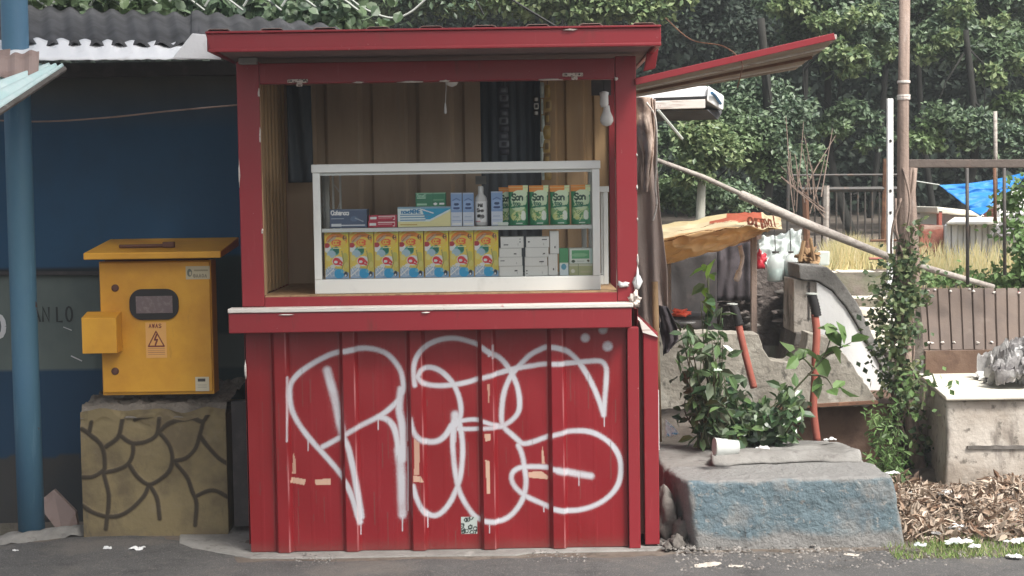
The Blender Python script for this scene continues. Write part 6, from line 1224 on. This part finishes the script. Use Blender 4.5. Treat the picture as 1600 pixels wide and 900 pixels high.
for i, (px, py, s, lb) in enumerate([(1105, 888, .05, 'flat pale scrap of paper on the road edge below the blue-painted block'), (1150, 890, .03, 'small pale scrap on the road right of the bigger flat one'), (1330, 872, .03, 'pale scrap at the foot of the right end of the blue-painted block'), (1500, 836, .048, 'large white plastic scrap in the dead leaves'), (1478, 800, .045, 'pale crumpled scrap in the dead leaves, left of the pale block corner'), (1497, 822, .04, 'white plastic scrap touching the upper edge of the largest one'), (1545, 778, .03, 'greenish white scrap high on the leaf heap'), (1592, 835, .04, 'white torn scrap at the right edge in the dead leaves'), (1585, 775, .05, 'grey-white plastic on the leaf heap at the right edge'), (1585, 858, .03, 'small white scrap in the grass near the lower right corner'), (1395, 740, .03, 'white scrap hanging in the feathery weed')]):
    if py > 865: scrap('paper_scrap', px, py, s, 'concpale' if i < 3 else 'plastic', lb, 'litter', None, z=0.012, seed=i+70, flat=.12)
    else:
        g = G(px, py, 0.05) if i != 10 else P(px, py, 6.7); zz = gh(g.x, g.y)+.02 if i != 10 else g.z
        scrap('paper_scrap', px, py, s, 'plastic', lb, 'litter', None, seed=i+70, flat=.3, Y=g.y, z=zz)
hp = ['beside the branch', 'near the grass edge', 'by the block corner', 'in the middle of the heap', 'high on the heap', 'low on the heap']
rq = random.Random(77)
for i in range(14):
    px = 1425+i*12.3; py = [782, 848, 806, 828, 790, 842, 812][i % 7]+rq.uniform(-5, 5); g = G(px, py, 0.05)
    scrap('plastic_scrap', px, py, rq.uniform(.012, .026), ['plastic', 'clearplastic', 'cream_rag', 'greyplastic'][i % 4], 'tiny crumpled scrap of rubbish among the dead leaves below the pale block', 'litter', 'tiny scraps in the dead leaves', seed=i+200, flat=.5, Y=g.y, z=gh(g.x, g.y)+.03)
o = build('dark_branch', MB().tube([P(1420, 770, 6.7), P(1465, 775, 6.7), P(1490, 793, 6.65), P(1520, 795, 6.6)], [.02, .018, .015, .008], 8), 'bark', smooth=True); tag(o, 'dark curved branch lying at the foot of the pale block', 'branch')
mb = MB()
for i in range(2600):
    px = U(1288, 1392); Y = U(9.2, 10.4); q = P(px, 420, Y); h = U(.06, .19)*(0.6+0.6*max(0, 1-abs(px-1330)/70)); a = U(0, 6.28); dx = .004; zz = gh(q.x, Y); mb.add([(q.x-dx, Y, zz), (q.x+dx, Y, zz), (q.x+U(-.08, .08), Y+U(-.05, .05), zz+h)], [(0, 1, 2)])
for i in range(900):
    px = U(1430, 1600); Y = U(8.7, 9.3); q = P(px, 440, Y); h = U(.05, .2); zz = gh(q.x, Y); mb.add([(q.x-.004, Y, zz), (q.x+.004, Y, zz), (q.x+U(-.06, .06), Y, zz+h)], [(0, 1, 2)])
o = build('dry_grass', mb, 'drygrass'); o['kind'] = 'stuff'; tag(o, 'patch of tall straw-coloured dry grass in front of the metal fence', 'grass')

# ================================================================== TREES
def tree(nm, label, base, h, clumps, lm, lsz, bright=(), bark='bark', r0=0.04, group='trees behind the kiosk', up=.5, **kw):
    t = thing(nm, base, label, 'tree', group); mt = MB(); ml = MB(); b = Vector(base)+Vector((0, 2.6 if r0 == .04 and 3 < h < 7.2 else 0.1, 0)); top = b+Vector((U(-.3, .3) if h > 2.8 else .05, 0, h*0.62))
    w2 = .2 if h > 2.8 else .02; trunk = quad_path([b, b.lerp(top, .4)+Vector((U(-w2, w2), U(-w2, w2)*.5, 0)), top], 5); mt.tube(trunk, [r0*(1-0.5*i/(len(trunk)-1)) for i in range(len(trunk))], 10)
    for (c, r, n) in clumps:
        c = Vector(c); s = trunk[int(len(trunk)*U(.45, .99))]; mt.tube([s, s.lerp(c, .5)+Vector((U(-.2, .2), U(-.2, .2), U(0, .3))), c], [r0*.25, r0*.14, r0*.05], 6)
        clump(ml, tuple(c), r, n, lsz, up=up, **kw)
    build('trunk', mt, bark, t, smooth=True); build('crown', ml, lm, t)
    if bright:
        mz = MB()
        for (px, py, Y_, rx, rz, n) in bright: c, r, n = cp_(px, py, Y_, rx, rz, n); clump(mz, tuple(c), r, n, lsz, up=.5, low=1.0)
        build('bright_tip_leaves', mz, 'leafB', t)  # yellow-green tip leaves, with the crown's highlights put into their colour
    return t
def cp_(px, py, Y, rx, rz, n, ry=None):
    n = int(n*1.9)
    rx = rx/FPX*Y; rz = rz/FPX*Y; return (P(px, py, Y), (rx, ry or (rx+rz)/2*0.8, rz), n)
def over(x0, x1, Y, z0, n, k_=8):   # the high crown above the picture that shades everything below
    return [((x0+(x1-x0)*(i+.5)/k_+U(-.3, .3), Y+U(-1.2, 1.2), z0+U(0, 1.2)), (1.5, 1.5, .9), n//k_) for i in range(k_)]
Y = 15.0
def gb(px, Y): q = P(px, 400, Y); return (q.x, Y, gh(q.x, Y) if q.x > .3 else 0.0)
tree('broadleaf_tree', 'broadleaf tree behind the kiosk roof, its lit yellow-green clumps above the fascia', gb(900, 13.5), 6, [cp_(760, 10, 13.5, 90, 40, 1500), cp_(880, 5, 13.3, 90, 42, 2000), cp_(960, 20, 13.2, 80, 40, 2000), cp_(1020, 0, 13.4, 60, 30, 1100)]+over(-1.5, 2.0, 14, 4.4, 2600), 'leafB', .068)
tree('broadleaf_tree', 'shaded tree at the left, only its leaves seen above the dark roof', gb(350, 13), 6, [cp_(150, 0, 13, 150, 40, 1700), cp_(420, 0, 13, 150, 40, 1900), cp_(620, 5, 13.2, 110, 40, 1500)]+over(-6, -1, 13.5, 4.3, 2200), 'leafA', .068)
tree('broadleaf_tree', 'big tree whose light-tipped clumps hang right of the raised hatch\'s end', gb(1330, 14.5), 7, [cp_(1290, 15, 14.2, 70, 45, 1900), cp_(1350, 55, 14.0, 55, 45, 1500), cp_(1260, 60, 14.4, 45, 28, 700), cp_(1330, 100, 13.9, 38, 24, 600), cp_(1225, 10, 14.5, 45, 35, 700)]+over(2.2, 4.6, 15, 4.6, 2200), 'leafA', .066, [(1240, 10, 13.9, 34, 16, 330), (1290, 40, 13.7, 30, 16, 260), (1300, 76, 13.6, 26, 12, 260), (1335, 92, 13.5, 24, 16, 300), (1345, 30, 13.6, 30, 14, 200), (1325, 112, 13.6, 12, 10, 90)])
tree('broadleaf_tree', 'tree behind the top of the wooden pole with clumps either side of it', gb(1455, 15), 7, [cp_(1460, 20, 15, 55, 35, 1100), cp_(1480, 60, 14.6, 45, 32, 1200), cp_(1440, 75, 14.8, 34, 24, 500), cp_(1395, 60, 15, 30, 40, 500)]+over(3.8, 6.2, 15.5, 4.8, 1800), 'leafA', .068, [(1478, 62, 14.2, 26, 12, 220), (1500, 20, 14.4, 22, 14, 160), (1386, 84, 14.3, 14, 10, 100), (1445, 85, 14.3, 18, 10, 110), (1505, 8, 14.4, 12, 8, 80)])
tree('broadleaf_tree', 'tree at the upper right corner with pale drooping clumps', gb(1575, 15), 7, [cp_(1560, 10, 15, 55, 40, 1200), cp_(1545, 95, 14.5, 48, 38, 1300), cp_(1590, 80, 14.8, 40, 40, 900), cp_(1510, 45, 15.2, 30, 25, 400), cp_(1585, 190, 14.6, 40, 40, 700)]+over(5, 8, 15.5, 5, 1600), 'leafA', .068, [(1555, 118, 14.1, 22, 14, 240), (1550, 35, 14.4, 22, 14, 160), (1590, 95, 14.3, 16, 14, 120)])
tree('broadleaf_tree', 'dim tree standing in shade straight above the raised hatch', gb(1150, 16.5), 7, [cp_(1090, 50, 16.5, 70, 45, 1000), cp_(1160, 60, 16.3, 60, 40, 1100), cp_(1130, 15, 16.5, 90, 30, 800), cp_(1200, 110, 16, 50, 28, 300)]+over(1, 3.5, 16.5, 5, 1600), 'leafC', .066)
tree('ivied_tree', 'pale-trunked small tree smothered in yellow-green climber below the white canopy', gb(1095, 11.5), 1.7, [cp_(1095, 225, 11.5, 30, 42, 1700), cp_(1120, 250, 11.6, 32, 38, 1300), cp_(1085, 280, 11.5, 26, 34, 700)], 'leafB', .05, bark='barkpale', r0=.045)
tree('round_bush', 'dark-leaved bush growing behind the yellow tarp', gb(1100, 12), 2.0, [cp_(1060, 315, 12, 55, 30, 1800), cp_(1130, 320, 12, 50, 30, 1500), cp_(1050, 250, 12.4, 35, 50, 500)], 'leafA', .045, r0=.05)
tree('round_bush', 'larger mid-green bush between the white canopy and the long pole', gb(1185, 12.5), 3.0, [cp_(1170, 230, 12.5, 55, 48, 2300), cp_(1210, 200, 12.7, 55, 50, 2300), cp_(1180, 160, 12.8, 50, 36, 1500), cp_(1210, 270, 12.6, 45, 40, 1400), cp_(1150, 195, 12.6, 30, 40, 800)], 'leafA', .048, r0=.06)
tree('round_bush', 'sparse bush in the dark gap left of the white slotted upright', gb(1335, 14), 3.0, [cp_(1330, 195, 14, 40, 34, 560), cp_(1300, 210, 14, 28, 26, 300), cp_(1370, 230, 14, 24, 26, 260), cp_(1265, 260, 13.5, 35, 30, 420)], 'leafA', .06, r0=.05)
tree('round_bush', 'bush right of the wooden pole below the thin grey stick', gb(1490, 14), 3.0, [cp_(1490, 200, 14, 50, 34, 800), cp_(1540, 220, 14, 45, 30, 800), cp_(1440, 230, 14, 30, 24, 420), cp_(1590, 240, 14, 34, 34, 600)], 'leafA', .06, r0=.05)
for i, (px, Y_, r_) in enumerate([(1086, 11.3, .022), (1116, 11.3, .016)]):
    pass
tree('added_shade_tree', 'unseen tall tree added left of the camera, its crown shading the kiosk and the pavement', (-4.2, 1.6, 0), 7.5,
     [((-4.6, 1.5, 7.2), (2.2, 2.0, 1.3), 900), ((-2.2, 2.2, 7.0), (2.0, 1.9, 1.2), 1000), ((0.0, 2.4, 6.6), (1.8, 1.7, 1.0), 1000), ((1.3, 2.6, 6.2), (1.1, 1.4, .8), 520), ((-1.2, 4.2, 6.4), (1.8, 1.2, .9), 600), ((0.6, 4.0, 6.3), (1.3, 1.2, .7), 500), ((-3.4, 4.4, 6.3), (1.6, 1.4, .9), 500)],
     'leafA', .26, group=None, r0=.2)  # unseen tree, added so its crown keeps the sun off the kiosk
# far dark woodland mass
mb = MB(); N_ = 75000
px = NR.uniform(-200, 1800, N_); py = NR.uniform(-60, 330, N_); Ya = NR.uniform(18, 24, N_)
pos = np.array([tuple(P(a, b, c)) for a, b, c in zip(px, py, Ya)])
leafmesh(mb, pos, .13, up=.4, ratio=.6)
N_ = 9000; pos = np.stack([NR.uniform(-11, 13, N_), NR.uniform(16, 25, N_), NR.uniform(5.2, 8.5, N_)], 1); leafmesh(mb, pos, .55, up=.6, ratio=.7)
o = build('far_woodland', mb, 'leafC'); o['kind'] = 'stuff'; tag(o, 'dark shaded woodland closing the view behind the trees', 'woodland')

# ================================================================== HAZE
if HAZE:
    hm = bpy.data.materials.new('haze_air'); hm.use_nodes = True; hn = hm.node_tree; hn.nodes.remove(hn.nodes['Principled BSDF'])
    pv = hn.nodes.new('ShaderNodeVolumePrincipled'); pv.inputs['Color'].default_value = (0.85, 0.9, 0.93, 1); pv.inputs['Density'].default_value = HAZE; pv.inputs['Anisotropy'].default_value = 0.2
    hn.links.new(pv.outputs[0], hn.nodes['Material Output'].inputs['Volume']); M['haze'] = hm
    hb = build('haze', MB().box(-62, 62, -42, 122, -1.2, 19.0), 'haze'); hb['kind'] = 'stuff'; hb['label'] = 'thin pale haze in the air of the whole place'
